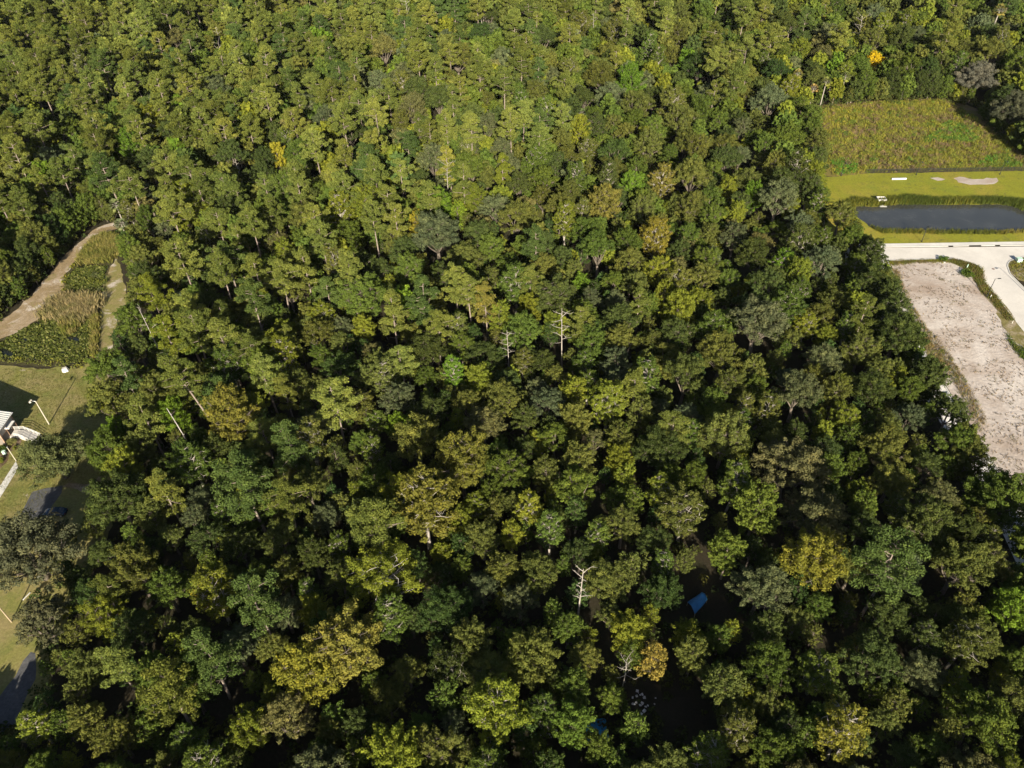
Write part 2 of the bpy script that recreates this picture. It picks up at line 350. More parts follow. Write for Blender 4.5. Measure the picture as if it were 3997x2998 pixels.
kerb([(3403, 964.5), (3700, 960.5)], 0.3, -1); kerb([(3719, 960.3), (3781, 959.4)], 0.3, -1); kerb([(3828, 958.8), (3882, 958)], 0.3, -1); kerb([(3902, 957.8), (4700, 948.3)], 0.3, -1)

# ------------------------------------------------------------------ tree models
def unit(a): return a / (np.linalg.norm(a, axis=-1, keepdims=True) + 1e-9)
def leaf_cloud(rng, C, R, dens, size, asp=0.6, flat=0.85, up=0.35, bias=1.25, tri=False, radial=0.0, spread=0.5, axis=None, stretch=1.0):
    """leaves on the outer shell of clumps C (k,3) of radius R (k,): returns V, F, vary"""
    C = np.asarray(C, float); R = np.asarray(R, float)
    n = np.maximum(3, (dens * R ** 2).astype(int)); idx = np.repeat(np.arange(len(C)), n); m_ = len(idx)
    d = unit(rng.normal(size=(m_, 3))); d[:, 2] += up; d = unit(d)
    rr = R[idx] * (1 - spread * rng.random(m_) ** 1.5)
    o = d * rr[:, None] * np.array([1, 1, flat])
    if axis is not None:                                            # sprays run out along their branch, thinner towards the tip
        A = np.asarray(axis)[idx]; al = (o * A).sum(1); k_ = al / R[idx]
        o = (o - A * al[:, None]) * (1 - .3 * np.clip(k_, -1, 1))[:, None] + A * (al * stretch)[:, None]
    p = C[idx] + o
    nrm = unit(d * bias + rng.normal(size=(m_, 3)) * 0.55)
    t = rng.normal(size=(m_, 3)) + d * radial * 3; t = unit(t - nrm * (t * nrm).sum(1)[:, None]); b = np.cross(nrm, t)
    s = size * (0.6 + 0.8 * rng.random(m_)); a = t * s[:, None]; b = b * (s * asp)[:, None]
    vary = np.clip(0.5 + (rng.normal(size=len(C)) * 0.13)[idx] + rng.normal(size=m_) * 0.11, 0, 1)
    if tri:
        V = np.stack([p - a, p + b + a * .6, p - b + a * .6], 1).reshape(-1, 3); F = np.arange(m_ * 3).reshape(-1, 3)
    else:
        V = np.stack([p - a, p + b + a * .15, p + a, p - b + a * .15], 1).reshape(-1, 3); F = np.arange(m_ * 4).reshape(-1, 4)
    return V, F, vary

class Proto: pass
def finish_proto(kind, tb, C, R, Rn, Hn, leaf, seed, bark='bark', extra=None):
    """leaf: dict for leaf_cloud at full detail"""
    q = Proto(); q.kind, q.R, q.H, q.C, q.Rr = kind, Rn, Hn, np.array(C), np.array(R)
    rng = np.random.default_rng(seed)
    V, F, va = leaf_cloud(rng, C, R, **leaf)
    q.crown = np_mesh(kind + '_crown', V, F, {'vary': va}); q.crown.materials.append(M['leaf'])
    q.trunk = tb.mesh(kind + '_trunk', True); q.trunk.materials.append(M[bark])
    q.bark = bark
    def lod(k):
        l = dict(leaf); l['size'] = leaf['size'] * k; l['dens'] = leaf['dens'] / k ** 2 * 2.0; l['tri'] = True; l['asp'] = min(0.8, leaf['asp'] * 1.25)
        return leaf_cloud(np.random.default_rng(seed + 7), C, R, **l)
    q.mid, q.far = lod(2.3), lod(3.9)
    nv = (8 * 7 if kind == 'pine_tree' else 4 * 7); q.tv = np.array(tb.v[:nv]); tb_f = [f for f in tb.f if max(f) < nv and len(f) == 4]; q.tf = np.array([t for f in tb_f for t in ([(f[0], f[i], f[i + 1]) for i in range(1, len(f) - 1)])])
    return q
def curve(r, a, b, bend=0.12, n=4, sag=0.0):
    a, b = np.array(a, float), np.array(b, float); L = np.linalg.norm(b - a); o = np.array([r.uniform(-1, 1), r.uniform(-1, 1), r.uniform(-.5, .5)]) * L * bend
    return [tuple(a + (b - a) * t + o * math.sin(math.pi * t) + np.array([0, 0, -sag * L * t * t])) for t in np.linspace(0, 1, n)]
def tap(r0, r1, n): return list(np.linspace(r0, r1, n))

def make_oak(seed, R, H, gap=0.0, leafsize=0.165):
    r = random.Random(seed); tb = MB(); C = []; RR = []; AX = []
    fork = (r.uniform(-.3, .3), r.uniform(-.3, .3), H * 0.26)
    tb.tube(curve(r, (0, 0, -0.3), fork, 0.05), tap(R * .075 + .08, R * .055, 4), 7)
    nl = r.randint(6, 8); lobes = [((r.uniform(-.12, .12) * R, r.uniform(-.12, .12) * R, H * 0.76), R * .5)]
    for i in range(nl):
        a = 2 * math.pi * (i + r.uniform(-.3, .3)) / nl; d = R * r.uniform(.46, .68); z = H * r.uniform(.46, .72)
        lobes.append(((d * math.cos(a), d * math.sin(a), z), R * r.uniform(.3, .44)))
    for i in range(3):
        a = r.uniform(0, 6.28); lobes.append(((R * .32 * math.cos(a), R * .32 * math.sin(a), H * r.uniform(.72, .84)), R * r.uniform(.26, .36)))
    for c, lr in lobes:
        tb.tube(curve(r, fork, (c[0], c[1], c[2] + lr * .1), 0.13, 5), tap(R * .036, R * .010, 5), 5)
        k = max(10, int(21 * (lr / (R * .4)) ** 1.5))
        for j in range(k):
            if r.random() < gap: continue
            u = r.uniform(-0.35, 1); a = j * 2.4 + r.uniform(-.4, .4); h = math.sqrt(max(0, 1 - u * u))
            g = r.uniform(.62, 1.08); q = (c[0] + lr * g * h * math.cos(a), c[1] + lr * g * h * math.sin(a), c[2] + lr * g * .86 * u)
            C.append(q); RR.append(lr * r.uniform(.2, .38)); AX.append((q[0] * .7 + (q[0] - c[0]), q[1] * .7 + (q[1] - c[1]), (q[2] - c[2]) + R * .28))
            if r.random() < .35: tb.tube(curve(r, (c[0], c[1], c[2] - lr * .1), q, .15, 3), tap(.05, .015, 3), 4, False)
    return finish_proto('oak_tree', tb, C, RR, R, H, dict(dens=190, size=leafsize, asp=.58, flat=.85, up=.3, axis=unit(np.array(AX)), stretch=1.5), seed)
def make_broad(seed, R, H, low=0.34, gap=0.0, pale=False, kind='broadleaf_tree', dens=165, leafsize=0.17):
    r = random.Random(seed); tb = MB(); C = []; RR = []; AX = []
    top = (r.uniform(-.4, .4), r.uniform(-.4, .4), H * .86)
    tr = curve(r, (0, 0, -.3), top, .03, 7); tb.tube(tr, tap(R * .07 + .06, .05, 7), 7)
    n = int(24 + R * 4); zc = H * (1 + low) / 2; zr = H * (1 - low) / 2
    for i in range(n):
        u = -0.85 + 1.8 * (i + r.random()) / n; a = i * 2.399 + r.uniform(-.5, .5); h = math.sqrt(max(0.03, 1 - min(1, abs(u)) ** 2.2)) * r.uniform(.5, 1.02)
        if u > .75: h *= .6
        L = (R * .8 * h * math.cos(a) + top[0] * .7, R * .8 * h * math.sin(a) + top[1] * .7, zc + zr * .86 * u * r.uniform(.9, 1.06))
        zz = max(H * .2, L[2] - R * (.35 + .3 * h)); f = min(1, zz / (H * .86)); st = (top[0] * f, top[1] * f, zz)
        tb.tube(curve(r, st, L, .1, 4), tap(R * .024, .02, 4), 5, False)
        lr = R * r.uniform(.24, .38)
        for j in range(r.randint(5, 8)):
            if r.random() < gap: continue
            d = [r.gauss(0, 1) for _ in range(3)]; s = lr * r.uniform(.75, 1.25) / (math.sqrt(sum(x * x for x in d)) + 1e-6)
            q = (L[0] + d[0] * s, L[1] + d[1] * s, L[2] + d[2] * s * .8); C.append(q); RR.append(lr * r.uniform(.3, .56)); AX.append((q[0] - st[0] * .6, q[1] - st[1] * .6, q[2] - st[2] + R * .15))
            if gap and r.random() < .8: tb.tube(curve(r, L, q, .15, 3), tap(.05, .015, 3), 4, False)
    return finish_proto(kind, tb, C, RR, R, H, dict(dens=dens, size=leafsize, asp=.6, flat=.9, up=.3, axis=unit(np.array(AX)), stretch=1.6), seed, ('bark_white' if gap > .4 else 'bark_pale') if pale else 'bark')
def make_pine(seed, R, H, crown=0.46, lean=0.0, dens=1.0):
    r = random.Random(seed); tb = MB(); C = []; RR = []
    top = (lean * H + r.uniform(-.5, .5), r.uniform(-.5, .5), H * .95); tr = curve(r, (0, 0, -.3), top, .025 + abs(lean) * .12, 8)
    tb.tube(tr, tap(.11 + H * .0085, .06, 8), 7)
    def at(f):
        k = f * 7; i = min(6, int(k)); g = k - i
        return tuple(tr[i][q] + (tr[min(7, i + 1)][q] - tr[i][q]) * g for q in range(3))
    nb = int(15 * dens) + 5; f0 = 1 - crown
    for i in range(nb):
        f = f0 + (1 - f0) * (i + r.random() * .6) / nb; s = at(f); a = i * 2.4 + r.uniform(-.6, .6)
        t = (f - f0) / (1 - f0); ln = R * (math.sin(math.pi * min(1, .28 + t * .72)) ** .7) * r.uniform(.55, 1.08)
        if t > .9: ln = R * .3
        e = (s[0] + ln * math.cos(a), s[1] + ln * math.sin(a), s[2] + ln * r.uniform(-.02, .4))
        tb.tube(curve(r, s, e, .1, 4), tap(.085, .025, 4), 4, False)
        for g in (np.linspace(.42, 1.0, 4) if ln > 2 else (.7, 1.0)):
            w_ = ln * .2 + .3
            q = (s[0] + (e[0] - s[0]) * g + r.uniform(-w_, w_), s[1] + (e[1] - s[1]) * g + r.uniform(-w_, w_), s[2] + (e[2] - s[2]) * g + r.uniform(-.1, .5))
            C.append(q); RR.append(r.uniform(.55, .95) * (.75 + R * .07))
    for i in range(4): C.append((top[0] + r.uniform(-.7, .7), top[1] + r.uniform(-.7, .7), top[2] + r.uniform(-.5, .5))); RR.append(r.uniform(.6, .9))
    for i in range(4):
        f = r.uniform(.3, f0); s = at(f); a = r.uniform(0, 6.28); ln = r.uniform(.5, 1.8)
        tb.tube([s, (s[0] + ln * math.cos(a), s[1] + ln * math.sin(a), s[2] + r.uniform(0, .5))], [.05, .012], 4, False)
    return finish_proto('pine_tree', tb, C, RR, R, H, dict(dens=190, size=.2, asp=.42, flat=.72, up=.3, bias=.35, radial=.8), seed, 'bark_pine')
def make_young(seed, R, H):
    q = make_broad(seed, R, H, .12, 0.0, False, 'young_tree', 130, .16); return q
def make_palm(seed, H):
    r = random.Random(seed); tb = MB(); tb.tube(curve(r, (0, 0, -.2), (0, 0, H), .03, 6), tap(.2, .15, 6), 7)
    V = []; F = []; va = []
    for i in range(30):
        a = i * 2.4; el = 1.25 - 1.9 * (i / 30.0) + r.uniform(-.15, .15); dead = i > 24
        d = np.array([math.cos(a) * math.cos(el), math.sin(a) * math.cos(el), math.sin(el)]); b = np.array([0, 0, H]) + d * .2
        st = r.uniform(.9, 1.3); c = b + d * st + np.array([0, 0, -.12 * st])
        tb.bar(b, c, .035)
        side = unit(np.cross(d, [0, 0, 1.0])); dn = np.cross(side, d)
        for j in range(9):
            t = (j - 4) / 4.0 * 1.35; v = d * math.cos(t) + side * math.sin(t); L = r.uniform(.75, 1.0) * (1.15 - .22 * abs(t))
            e = c + v * L + np.array([0, 0, -.22 * L]); wv = np.cross(v, dn) * .085; k = len(V)
            V += [c, c + v * L * .6 + wv + dn * .05, e, c + v * L * .6 - wv + dn * .05]; F.append((k, k + 1, k + 2, k + 3)); va.append(min(1, max(0, r.gauss(.95 if dead else .45, .12))))
    q = Proto(); q.kind, q.R, q.H, q.bark = 'palm_tree', 2.2, H + 1.2, 'bark_pale'
    q.C = np.array([[0, 0, H]]); q.Rr = np.array([2.0])
    q.crown = np_mesh('palm_crown', V, F, {'vary': va}); q.crown.materials.append(M['leaf'])
    q.trunk = tb.mesh('palm_trunk', True); q.trunk.materials.append(M['bark_pale']); return q
def make_dead(seed, H, spread=2.5, nb=10, lean=0.0, pale='bark_pale'):
    r = random.Random(seed); tb = MB(); top = (lean * H, r.uniform(-.5, .5), H)
    tr = curve(r, (0, 0, -.3), top, .04 + lean * .1, 7); tb.tube(tr, tap(.19, .05, 7), 6)
    for i in range(nb):
        f = .45 + .55 * i / nb; k = f * 6; j = min(5, int(k)); s = np.array(tr[j]) + (np.array(tr[j + 1]) - np.array(tr[j])) * (k - j)
        a = i * 2.4 + r.uniform(-.5, .5); ln = spread * r.uniform(.35, 1.0); e = s + np.array([math.cos(a) * ln, math.sin(a) * ln, ln * r.uniform(.1, .75)])
        tb.tube(curve(r, s, e, .12, 4), tap(.075, .02, 4), 5, False)
        for g in range(2):
            m0 = s + (e - s) * r.uniform(.5, .9); tb.tube([tuple(m0), tuple(m0 + np.array([r.uniform(-1, 1), r.uniform(-1, 1), r.uniform(0, .8)]) * ln * .35)], [.035, .012], 4, False)
    q = Proto(); q.kind, q.R, q.H, q.bark, q.crown = 'dead_tree', spread * .6, H, pale, None
    q.trunk = tb.mesh('dead_tree', True); q.trunk.materials.append(M[pale]); return q

PR = {
    'oak_tree': [make_oak(11 + i, R, H, g) for i, (R, H, g) in enumerate([(5.2, 13.5, 0), (6.0, 14.5, .05), (4.6, 13, 0), (5.6, 15.5, .1), (6.6, 14, .05), (4.9, 14.5, .12)])],
    'broadleaf_tree': [make_broad(31 + i, R, H, lo, g, pl) for i, (R, H, lo, g, pl) in enumerate([(4.1, 15, .2, 0, 0), (4.5, 16, .24, .08, 1), (3.6, 14, .18, 0, 0), (4.9, 15.5, .28, .04, 0), (3.8, 17, .22, .1, 1), (4.3, 14, .2, 0, 0), (5.2, 16.5, .3, .06, 0), (4.0, 10.5, .03, 0, 0), (3.4, 8.5, .02, 0, 0), (4.6, 12, .05, 0, 0)])],
    'pine_tree': [make_pine(51 + i, R, H, c, ln, dn) for i, (R, H, c, ln, dn) in enumerate([(4.2, 19.5, .55, 0, 1.2), (4.6, 20.5, .5, .02, 1.3), (3.8, 19, .6, 0, 1.1), (4.4, 21.5, .45, -.02, 1.2), (5.0, 19.5, .5, .03, 1.4), (3.5, 18, .62, 0, 1.0), (4.8, 20.5, .42, -.03, 1.2)])],
    'young_tree': [make_young(71 + i, R, H) for i, (R, H) in enumerate([(2.3, 8.5), (2.7, 9.5), (2.0, 7.5), (2.5, 10.5)])],
    'palm_tree': [make_palm(81, 8.5), make_palm(82, 10.5), make_palm(83, 7.0)],
    'dead_tree': [make_dead(91, 15), make_dead(92, 17, 3.2, 12, .03), make_dead(93, 15, 2.2, 14, -.02), make_dead(94, 16, 4.0, 14, .0)],
}
SP_BARE = make_broad(131, 6.3, 16, .35, .55, True)            # thin crown that shows its white limbs
SP_LEAN = make_pine(141, 4.2, 25, .4, -.2, 1.2)
SP_SNAG = make_dead(142, 14, .5, 4, -.12, 'bark_white')
SP_SNAG2 = make_dead(143, 19, 2.2, 7, -.06)
SP_MOSS = make_oak(151, 8.8, 15, .0)
SP_LAWN = make_oak(152, 8.2, 10.5, .0)
TINT = {'dark green': (0.048, 0.063, 0.018), 'deep green': (0.040, 0.064, 0.018), 'olive green': (0.084, 0.093, 0.023), 'grey-green': (0.076, 0.090, 0.042), 'mid green': (0.067, 0.093, 0.018),
        'bluish green': (0.053, 0.083, 0.031), 'yellow-green': (0.115, 0.131, 0.018), 'bright green': (0.083, 0.133, 0.016), 'golden': (0.195, 0.174, 0.021), 'brownish olive': (0.098, 0.095, 0.035),
        'pine green': (0.093, 0.111, 0.025), 'pale pine green': (0.128, 0.144, 0.032), 'deep pine green': (0.061, 0.089, 0.024)}
MIXT = {'oak_tree': ['dark green'] * 4 + ['olive green'] * 5 + ['grey-green'] * 2 + ['mid green'] * 4 + ['deep green'] * 1,
        'broadleaf_tree': ['mid green'] * 6 + ['olive green'] * 6 + ['yellow-green'] * 4 + ['dark green'] * 2 + ['bright green'],
        'pine_tree': ['pine green'] * 4 + ['pale pine green'] * 4 + ['deep pine green'],
        'young_tree': ['mid green'] * 4 + ['deep green'] * 2 + ['yellow-green'] * 2 + ['olive green'] * 3 + ['dark green'],
        'palm_tree': ['yellow-green', 'grey-green', 'mid green'], 'dead_tree': ['bare']}
TINT['bare'] = (.3, .3, .3)
NOUN = {'oak_tree': 'spreading oak', 'broadleaf_tree': 'broadleaf tree', 'pine_tree': 'pine', 'young_tree': 'young tree', 'palm_tree': 'fan palm', 'dead_tree': 'bare dead tree'}

# ------------------------------------------------------------------ where the trees stand
RND = random.Random(4)
_ph = [(RND.uniform(0, 6.28), RND.uniform(.6, 1.6), RND.uniform(0, 6.28)) for _ in range(8)]
def field(x, y, sc, k=0):
    s = 0
    for i in range(4):
        a, f, p = _ph[(i + k) % 8]; s += math.sin((x * math.cos(a) + y * math.sin(a)) / sc * f * (1 + .5 * i) + p + k)
    return s / 4
TREES = []; CELL = {}
def near_ok(x, y, r, layer):
    cx, cy = int(x // 8), int(y // 8)
    for i in range(-2, 3):
        for j in range(-2, 3):
            for (qx, qy, qr, ql) in CELL.get((cx + i, cy + j), ()):
                d2 = (qx - x) ** 2 + (qy - y) ** 2
                f = 0.76 if ql == layer else 0.5
                if d2 < (f * (qr + r)) ** 2: return False
    return True
def put(kind, pi, x, y, s, tint, tname, label=None, r=None, rot=None, layer=0, proto=None):
    q = proto or PR[kind][pi]
    t = dict(kind=kind, q=q, x=x, y=y, s=s, tint=tint, tname=tname, label=label, rot=RND.uniform(0, 6.28) if rot is None else rot)
    TREES.append(t); CELL.setdefault((int(x // 8), int(y // 8)), []).append((x, y, (r if r else q.R * s), layer)); return t
def in_clear(x, y, R, H, kind):
    lo = .74 if kind == 'pine_tree' else .52
    pts = [(x, y, 0), (x, y, H * .95)]
    for k in range(8):
        a = k * math.pi / 4
        pts.append((x + .84 * R * math.cos(a), y + .84 * R * math.sin(a), H * lo)); pts.append((x + .5 * R * math.cos(a), y + .5 * R * math.sin(a), H * .86))
    px = []; py = []
    for p_ in pts:
        u, v, d = P(p_); px.append(u); py.append(v)
    px, py = np.array(px), np.array(py)
    return bool(inside(px, py, LCLEAR).any() or inside(px, py, RCLEAR).any()) or bool(inside(px[:1], py[:1], LANE)[0])
LANE = [(3300, 1000), (3462, 1018), (3500, 1105), (3618, 1401), (3700, 1530), (3898, 1850), (3950, 1905), (4300, 2400), (4150, 2400), (3900, 1990), (3720, 1700), (3560, 1430), (3400, 1150)]

# trees one can pick out in the photograph: kind, model, crown centre (pixels), height of that centre, size, colour, label
SPECIAL = [
    ('broadleaf_tree', SP_BARE, 1490, 2225, 11.5, 1.0, 'yellow-green', 'wide yellow-green tree whose white limbs show through a thin crown'),
    ('broadleaf_tree', 6, 1330, 2500, 12.5, 1.05, (.15, .14, .03), 'large golden-brown broad crown, the biggest autumn-coloured tree low in the woods'),
    ('broadleaf_tree', 3, 1205, 2600, 11, 1.0, (.14, .135, .02), 'golden yellow-green tree joined to the lower side of the big autumn crown'),
    ('young_tree', 3, 2557, 2540, 8.5, 1.0, (.2, .155, .035), 'small orange-gold tree standing alone among dark crowns below the blue tarp'),
    ('dead_tree', 2, 2263, 2290, 10, 1.05, 'bare', 'white dead snag with short side branches standing between dark oaks'),
    ('dead_tree', 3, 2440, 2620, 5, .55, (.2, .2, .2), 'fallen-looking grey brushy dead tree beside the small orange-gold tree'),
    ('pine_tree', 0, 1110, 1680, 18, 1.08, 'deep pine green', 'tall dark pine with a long bare grey trunk, surrounded by lower broadleaf crowns'),
    ('pine_tree', 1, 1440, 2000, 19, 1.05, 'pine green', 'olive pine whose thick grey trunk shows in the middle of its crown'),
    ('pine_tree', 3, 1775, 1050, 20, .95, 'pale pine green', 'pale flat-topped pine, first of a close pair with bare trunks'),
    ('pine_tree', 6, 1832, 1062, 20, .95, 'pale pine green', 'pale pine with the longer bare trunk, second of a close pair'),
    ('pine_tree', 5, 1895, 1130, 16, .95, (.15, .135, .03), 'yellowish narrow pine just beside the close pair of bare-trunked pines'),
    ('pine_tree', SP_LEAN, 690, 1440, 19, 1.0, 'pine green', 'pine leaning far over on a long curved bare trunk near the lawn'),
    ('dead_tree', SP_SNAG, 690, 1660, 9, 1.0, 'bare', 'pale branchless dead trunk leaning over, below the far-leaning pine'),
    ('dead_tree', SP_SNAG2, 590, 1310, 11, 1.0, 'bare', 'leaning dead trunk with a few long bare side branches beside the lily pond woods'),
    ('pine_tree', 2, 640, 1250, 18, 1.05, 'yellow-green', 'yellow-green pine with a bare trunk, nearest pine to the lily pond'),
    ('pine_tree', 4, 735, 1225, 19, 1.0, 'pine green', 'olive pine with a dark bare trunk between two other pines near the lily pond'),
    ('pine_tree', 1, 860, 1260, 19, 1.0, 'pale pine green', 'pale pine with a forked crown, third pine from the lily pond'),
    ('pine_tree', 0, 560, 1075, 19, 1.0, 'yellow-green', 'bright yellow-green pine just beyond the grassy bank path'),
    ('pine_tree', 4, 640, 760, 20, 1.1, 'pale pine green', 'broad pale pine above the head of the dirt track'),
    ('pine_tree', 4, 690, 960, 19, 1.05, 'pale pine green', 'pale wide pine halfway between the dirt track and the golden round tree'),
    ('pine_tree', 6, 1070, 1010, 20, 1.05, 'pale pine green', 'pale pine with white bare limbs above a crooked pale trunk'),
    ('pine_tree', 2, 1170, 960, 19, 1.0, 'pale pine green', 'pale dense pine just beside the crooked-trunked pine'),
    ('pine_tree', 3, 850, 1010, 20, 1.0, 'pine green', 'olive pine with an open crown above dark undergrowth near the dirt track'),
    ('broadleaf_tree', 0, 1070, 551, 13, .9, (.25, .225, .025), 'round golden-yellow tree, brightest crown among the far pines'),
    ('broadleaf_tree', 2, 3424, 185, 13, .85, (.5, .34, .015), 'vivid yellow tree in dark woods behind the weedy field'),
    ('young_tree', 1, 3440, 215, 9, 1.0, (.5, .34, .015), 'small vivid yellow tree just below the taller vivid yellow one'),
    ('broadleaf_tree', 2, 1620, 815, 13, .9, (.2, .17, .02), 'narrow yellow tree with a bare white trunk in the middle of the woods'),
    ('young_tree', 3, 1783, 820, 9.5, 1.15, (.115, .16, .018), 'smooth bright green egg-shaped small tree in the middle of the woods'),
    ('broadleaf_tree', 3, 3190, 2160, 11.5, 1.05, (.13, .125, .02), 'bright yellow-green dense crown standing out of dark oaks near the lane'),
    ('oak_tree', SP_MOSS, 3825, 290, 10, 1.0, (.11, .105, .08), 'huge grey oak draped in pale moss at the corner of the weedy field'),
    ('oak_tree', SP_MOSS, 3960, 420, 10, .95, (.062, .066, .04), 'huge dark grey-green oak beside the mossy one at the weedy field'),
    ('oak_tree', 4, 3080, 1830, 10, 1.2, (.098, .094, .04), 'large brownish oak with pale forked limbs showing at its centre'),
    ('oak_tree', 4, 3170, 2010, 9.5, 1.05, (.085, .085, .036), 'brownish grey oak just below the large oak with pale forked limbs'),
    ('oak_tree', 1, 2950, 1270, 10, 1.3, (.078, .086, .042), 'wide grey oak with pale dead twigs near the top of the bare lot'),
    ('oak_tree', 4, 1700, 935, 9.5, 1.25, (.068, .082, .04), 'wide low grey-green oak in the middle of the woods'),
    ('broadleaf_tree', 1, 1655, 1985, 12, 1.3, (.105, .1, .02), 'big olive-gold broadleaf crown left of a black gap in the woods'),
    ('broadleaf_tree', 3, 1560, 1910, 12, .9, (.13, .14, .018), 'bright yellow-green tree touching the big olive-gold crown'),
    ('broadleaf_tree', 6, 1800, 1780, 12.5, 1.1, (.1, .1, .02), 'olive-gold tall crown in the middle of the lower woods'),
    ('pine_tree', 4, 960, 1860, 18, 1.25, 'deep pine green', 'large dense dark pine crown with no trunk showing'),
    ('broadleaf_tree', 3, 890, 1600, 12, 1.1, (.12, .112, .022), 'pale olive-yellow broad tree at the foot of the far-leaning pine'),
    ('broadleaf_tree', 1, 830, 2300, 11, .9, (.11, .12, .018), 'bright yellow-green open tree beside a large black gap'),
    ('pine_tree', 2, 1000, 2330, 16, 1.1, 'deep pine green', 'dark green pine with a short bit of trunk below its crown, beside a black gap'),
    ('pine_tree', 0, 790, 2530, 16, 1.0, 'deep pine green', 'dark tufted pine directly below another dark pine in the lower woods'),
    ('pine_tree', 2, 640, 2680, 15, 1.05, (.1, .11, .022), 'yellow-green pine with two trailing lower boughs low in the woods'),
    ('young_tree', 0, 770, 2280, 8, .8, (.33, .23, .02), 'very small bright orange-yellow tree beside a dark pine'),
    ('broadleaf_tree', 5, 2080, 2520, 12, 1.0, (.085, .095, .022), 'olive green full crown above the bright blue tarp'),
    ('broadleaf_tree', 1, 1935, 2740, 11.5, 1.0, (.13, .155, .02), 'lime green leafy crown close to the bottom of the woods'),
    ('broadleaf_tree', 0, 2250, 2790, 11, .8, (.075, .115, .02), 'fresh green tree overhanging the bright blue tarp'),
    ('broadleaf_tree', 0, 1520, 2940, 11.5, 1.0, (.12, .14, .018), 'yellow-green crown cut by the bottom edge of the photo'),
    ('broadleaf_tree', 4, 3310, 2830, 12, 1.0, (.135, .13, .022), 'golden-green tree beside dark oaks near the lower corner of the woods'),
    ('pine_tree', 4, 3480, 2180, 17, 1.15, 'deep pine green', 'broad dark green pine with rounded tufts near the lane'),
    ('broadleaf_tree', 2, 2960, 1960, 11.5, 1.15, (.09, .115, .02), 'upright bright green tree with two pointed tops near the brownish oak'),
    ('broadleaf_tree', 4, 2590, 680, 13, 1.1, (.14, .125, .03), 'yellow-olive tree on the slope of woods left of the grass slope'),
    ('broadleaf_tree', 3, 2360, 760, 13, 1.0, (.13, .12, .028), 'yellowish tree just left of another yellowish one in far woods'),
    ('broadleaf_tree', 1, 2560, 900, 13, 1.0, (.14, .12, .02), 'olive-gold tree on the sunny edge of a long dark gap'),
    ('pine_tree', 0, 1740, 440, 20, 1.05, 'pale pine green', 'tall pale pine with a long bare trunk, beyond the round golden tree'),
    ('pine_tree', 1, 1830, 460, 20, 1.1, 'pale pine green', 'tall flat-topped pale pine with crooked bare limbs'),
    ('pine_tree', 3, 1995, 460, 20, 1.05, 'pale pine green', 'tall pale pine whose trunk shows grey below two tiers of needles'),
    ('pine_tree', 5, 1735, 585, 18, 1.1, (.16, .16, .03), 'bright yellowish layered pine in the sunniest part of the woods'),
    ('pine_tree', 2, 1960, 620, 16, 1.0, 'yellow-green', 'rounded yellow-green pine below the tall grey-trunked one'),
    ('oak_tree', 1, 1500, 200, 11, 1.25, (.12, .115, .035), 'wide pale olive oak hung with grey moss in the far woods'),
    ('dead_tree', 3, 1750, 680, 11, .95, 'bare', 'pale bare dead tree in the sunniest part of the woods'),
    ('dead_tree', 0, 850, 130, 12, 1.0, 'bare', 'white forked dead tree among far pines'),
    ('dead_tree', 1, 2320, 85, 13, 1.0, 'bare', 'pale bare dead tree near the top of the woods'),
    ('dead_tree', 2, 930, 670, 10, .95, 'bare', 'small white dead tree among pines left of the golden round tree'),
    ('dead_tree', 1, 1985, 1320, 11, .8, 'bare', 'pale leafless crown among green broadleaf trees in mid woods'),
    ('palm_tree', 1, 3108, 318, 9, 1.1, (.2, .17, .05), 'fan palm with yellowed fronds, first of the palms behind the weedy field'),
    ('palm_tree', 0, 3176, 348, 8, 1.0, (.24, .17, .06), 'fan palm with tan drooping fronds, lowest of the palms behind the weedy field'),
    ('palm_tree', 1, 3225, 320, 11, 1.1, (.14, .15, .04), 'tall fan palm with a long bare trunk at the corner of the weedy field'),
    ('palm_tree', 0, 3298, 310, 9, 1.15, (.12, .14, .04), 'green fan palm before a dark gap behind the weedy field'),
    ('palm_tree', 1, 3880, 100, 10, 1.6, (.15, .13, .035), 'yellow-brown fan palm in dark woods beyond the mossy oak'),
    ('palm_tree', 0, 3925, 130, 9, 1.4, (.11, .12, .035), 'smaller fan palm beside the yellow-brown one beyond the mossy oak'),
    ('palm_tree', 2, 2270, 430, 10, 1.2, (.09, .12, .045), 'grey-green fan palm with tan skirt alone in the far woods'),
    ('palm_tree', 0, 2255, 280, 10, 1.2, (.17, .17, .045), 'yellow fan palm alone in the far woods'),
    ('palm_tree', 2, 470, 845, 4, 1.1, (.11, .13, .05), 'fan palm at the head of the dirt track'),
    ('palm_tree', 2, 488, 912, 3.5, 1.0, (.1, .12, .06), 'silvery fan palm below another one beside the tall reeds'),
    ('oak_tree', SP_LAWN, 212, 1782, 6.5, 1.0, (.088, .1, .038), 'large round grey-green oak alone on the lawn beside the building ramp'),
    ('oak_tree', SP_LAWN, 112, 2165, 7.5, 1.15, (.075, .078, .042), 'dark wide oak hanging over the parked car and drive'),
    ('oak_tree', 2, 165, 2440, 7, 1.0, (.078, .078, .04), 'ragged olive oak above the asphalt road and wooden post'),
]
for kind, mdl, cx, cy, zc, s, tn, lab in SPECIAL:
    q = PR[kind][mdl] if isinstance(mdl, int) else mdl
    X = G(cx, cy, zc); x, y = X[0], X[1]
    if q is SP_LEAN: x += .2 * 19
    if q in (SP_SNAG,): x += .12 * 9
    if q is SP_SNAG2: x += .06 * 11
    t = TINT[tn] if isinstance(tn, str) else tn
    put(kind, 0, x, y, s, t, tn if isinstance(tn, str) else '', lab, rot=0.0 if q in (SP_LEAN, SP_SNAG, SP_SNAG2) else None, layer=1 if kind in ('pine_tree', 'dead_tree', 'palm_tree') else 0, proto=q,
        r=(1.6 if kind in ('pine_tree', 'palm_tree') else 1.0 if kind == 'dead_tree' else q.R * s * .9))
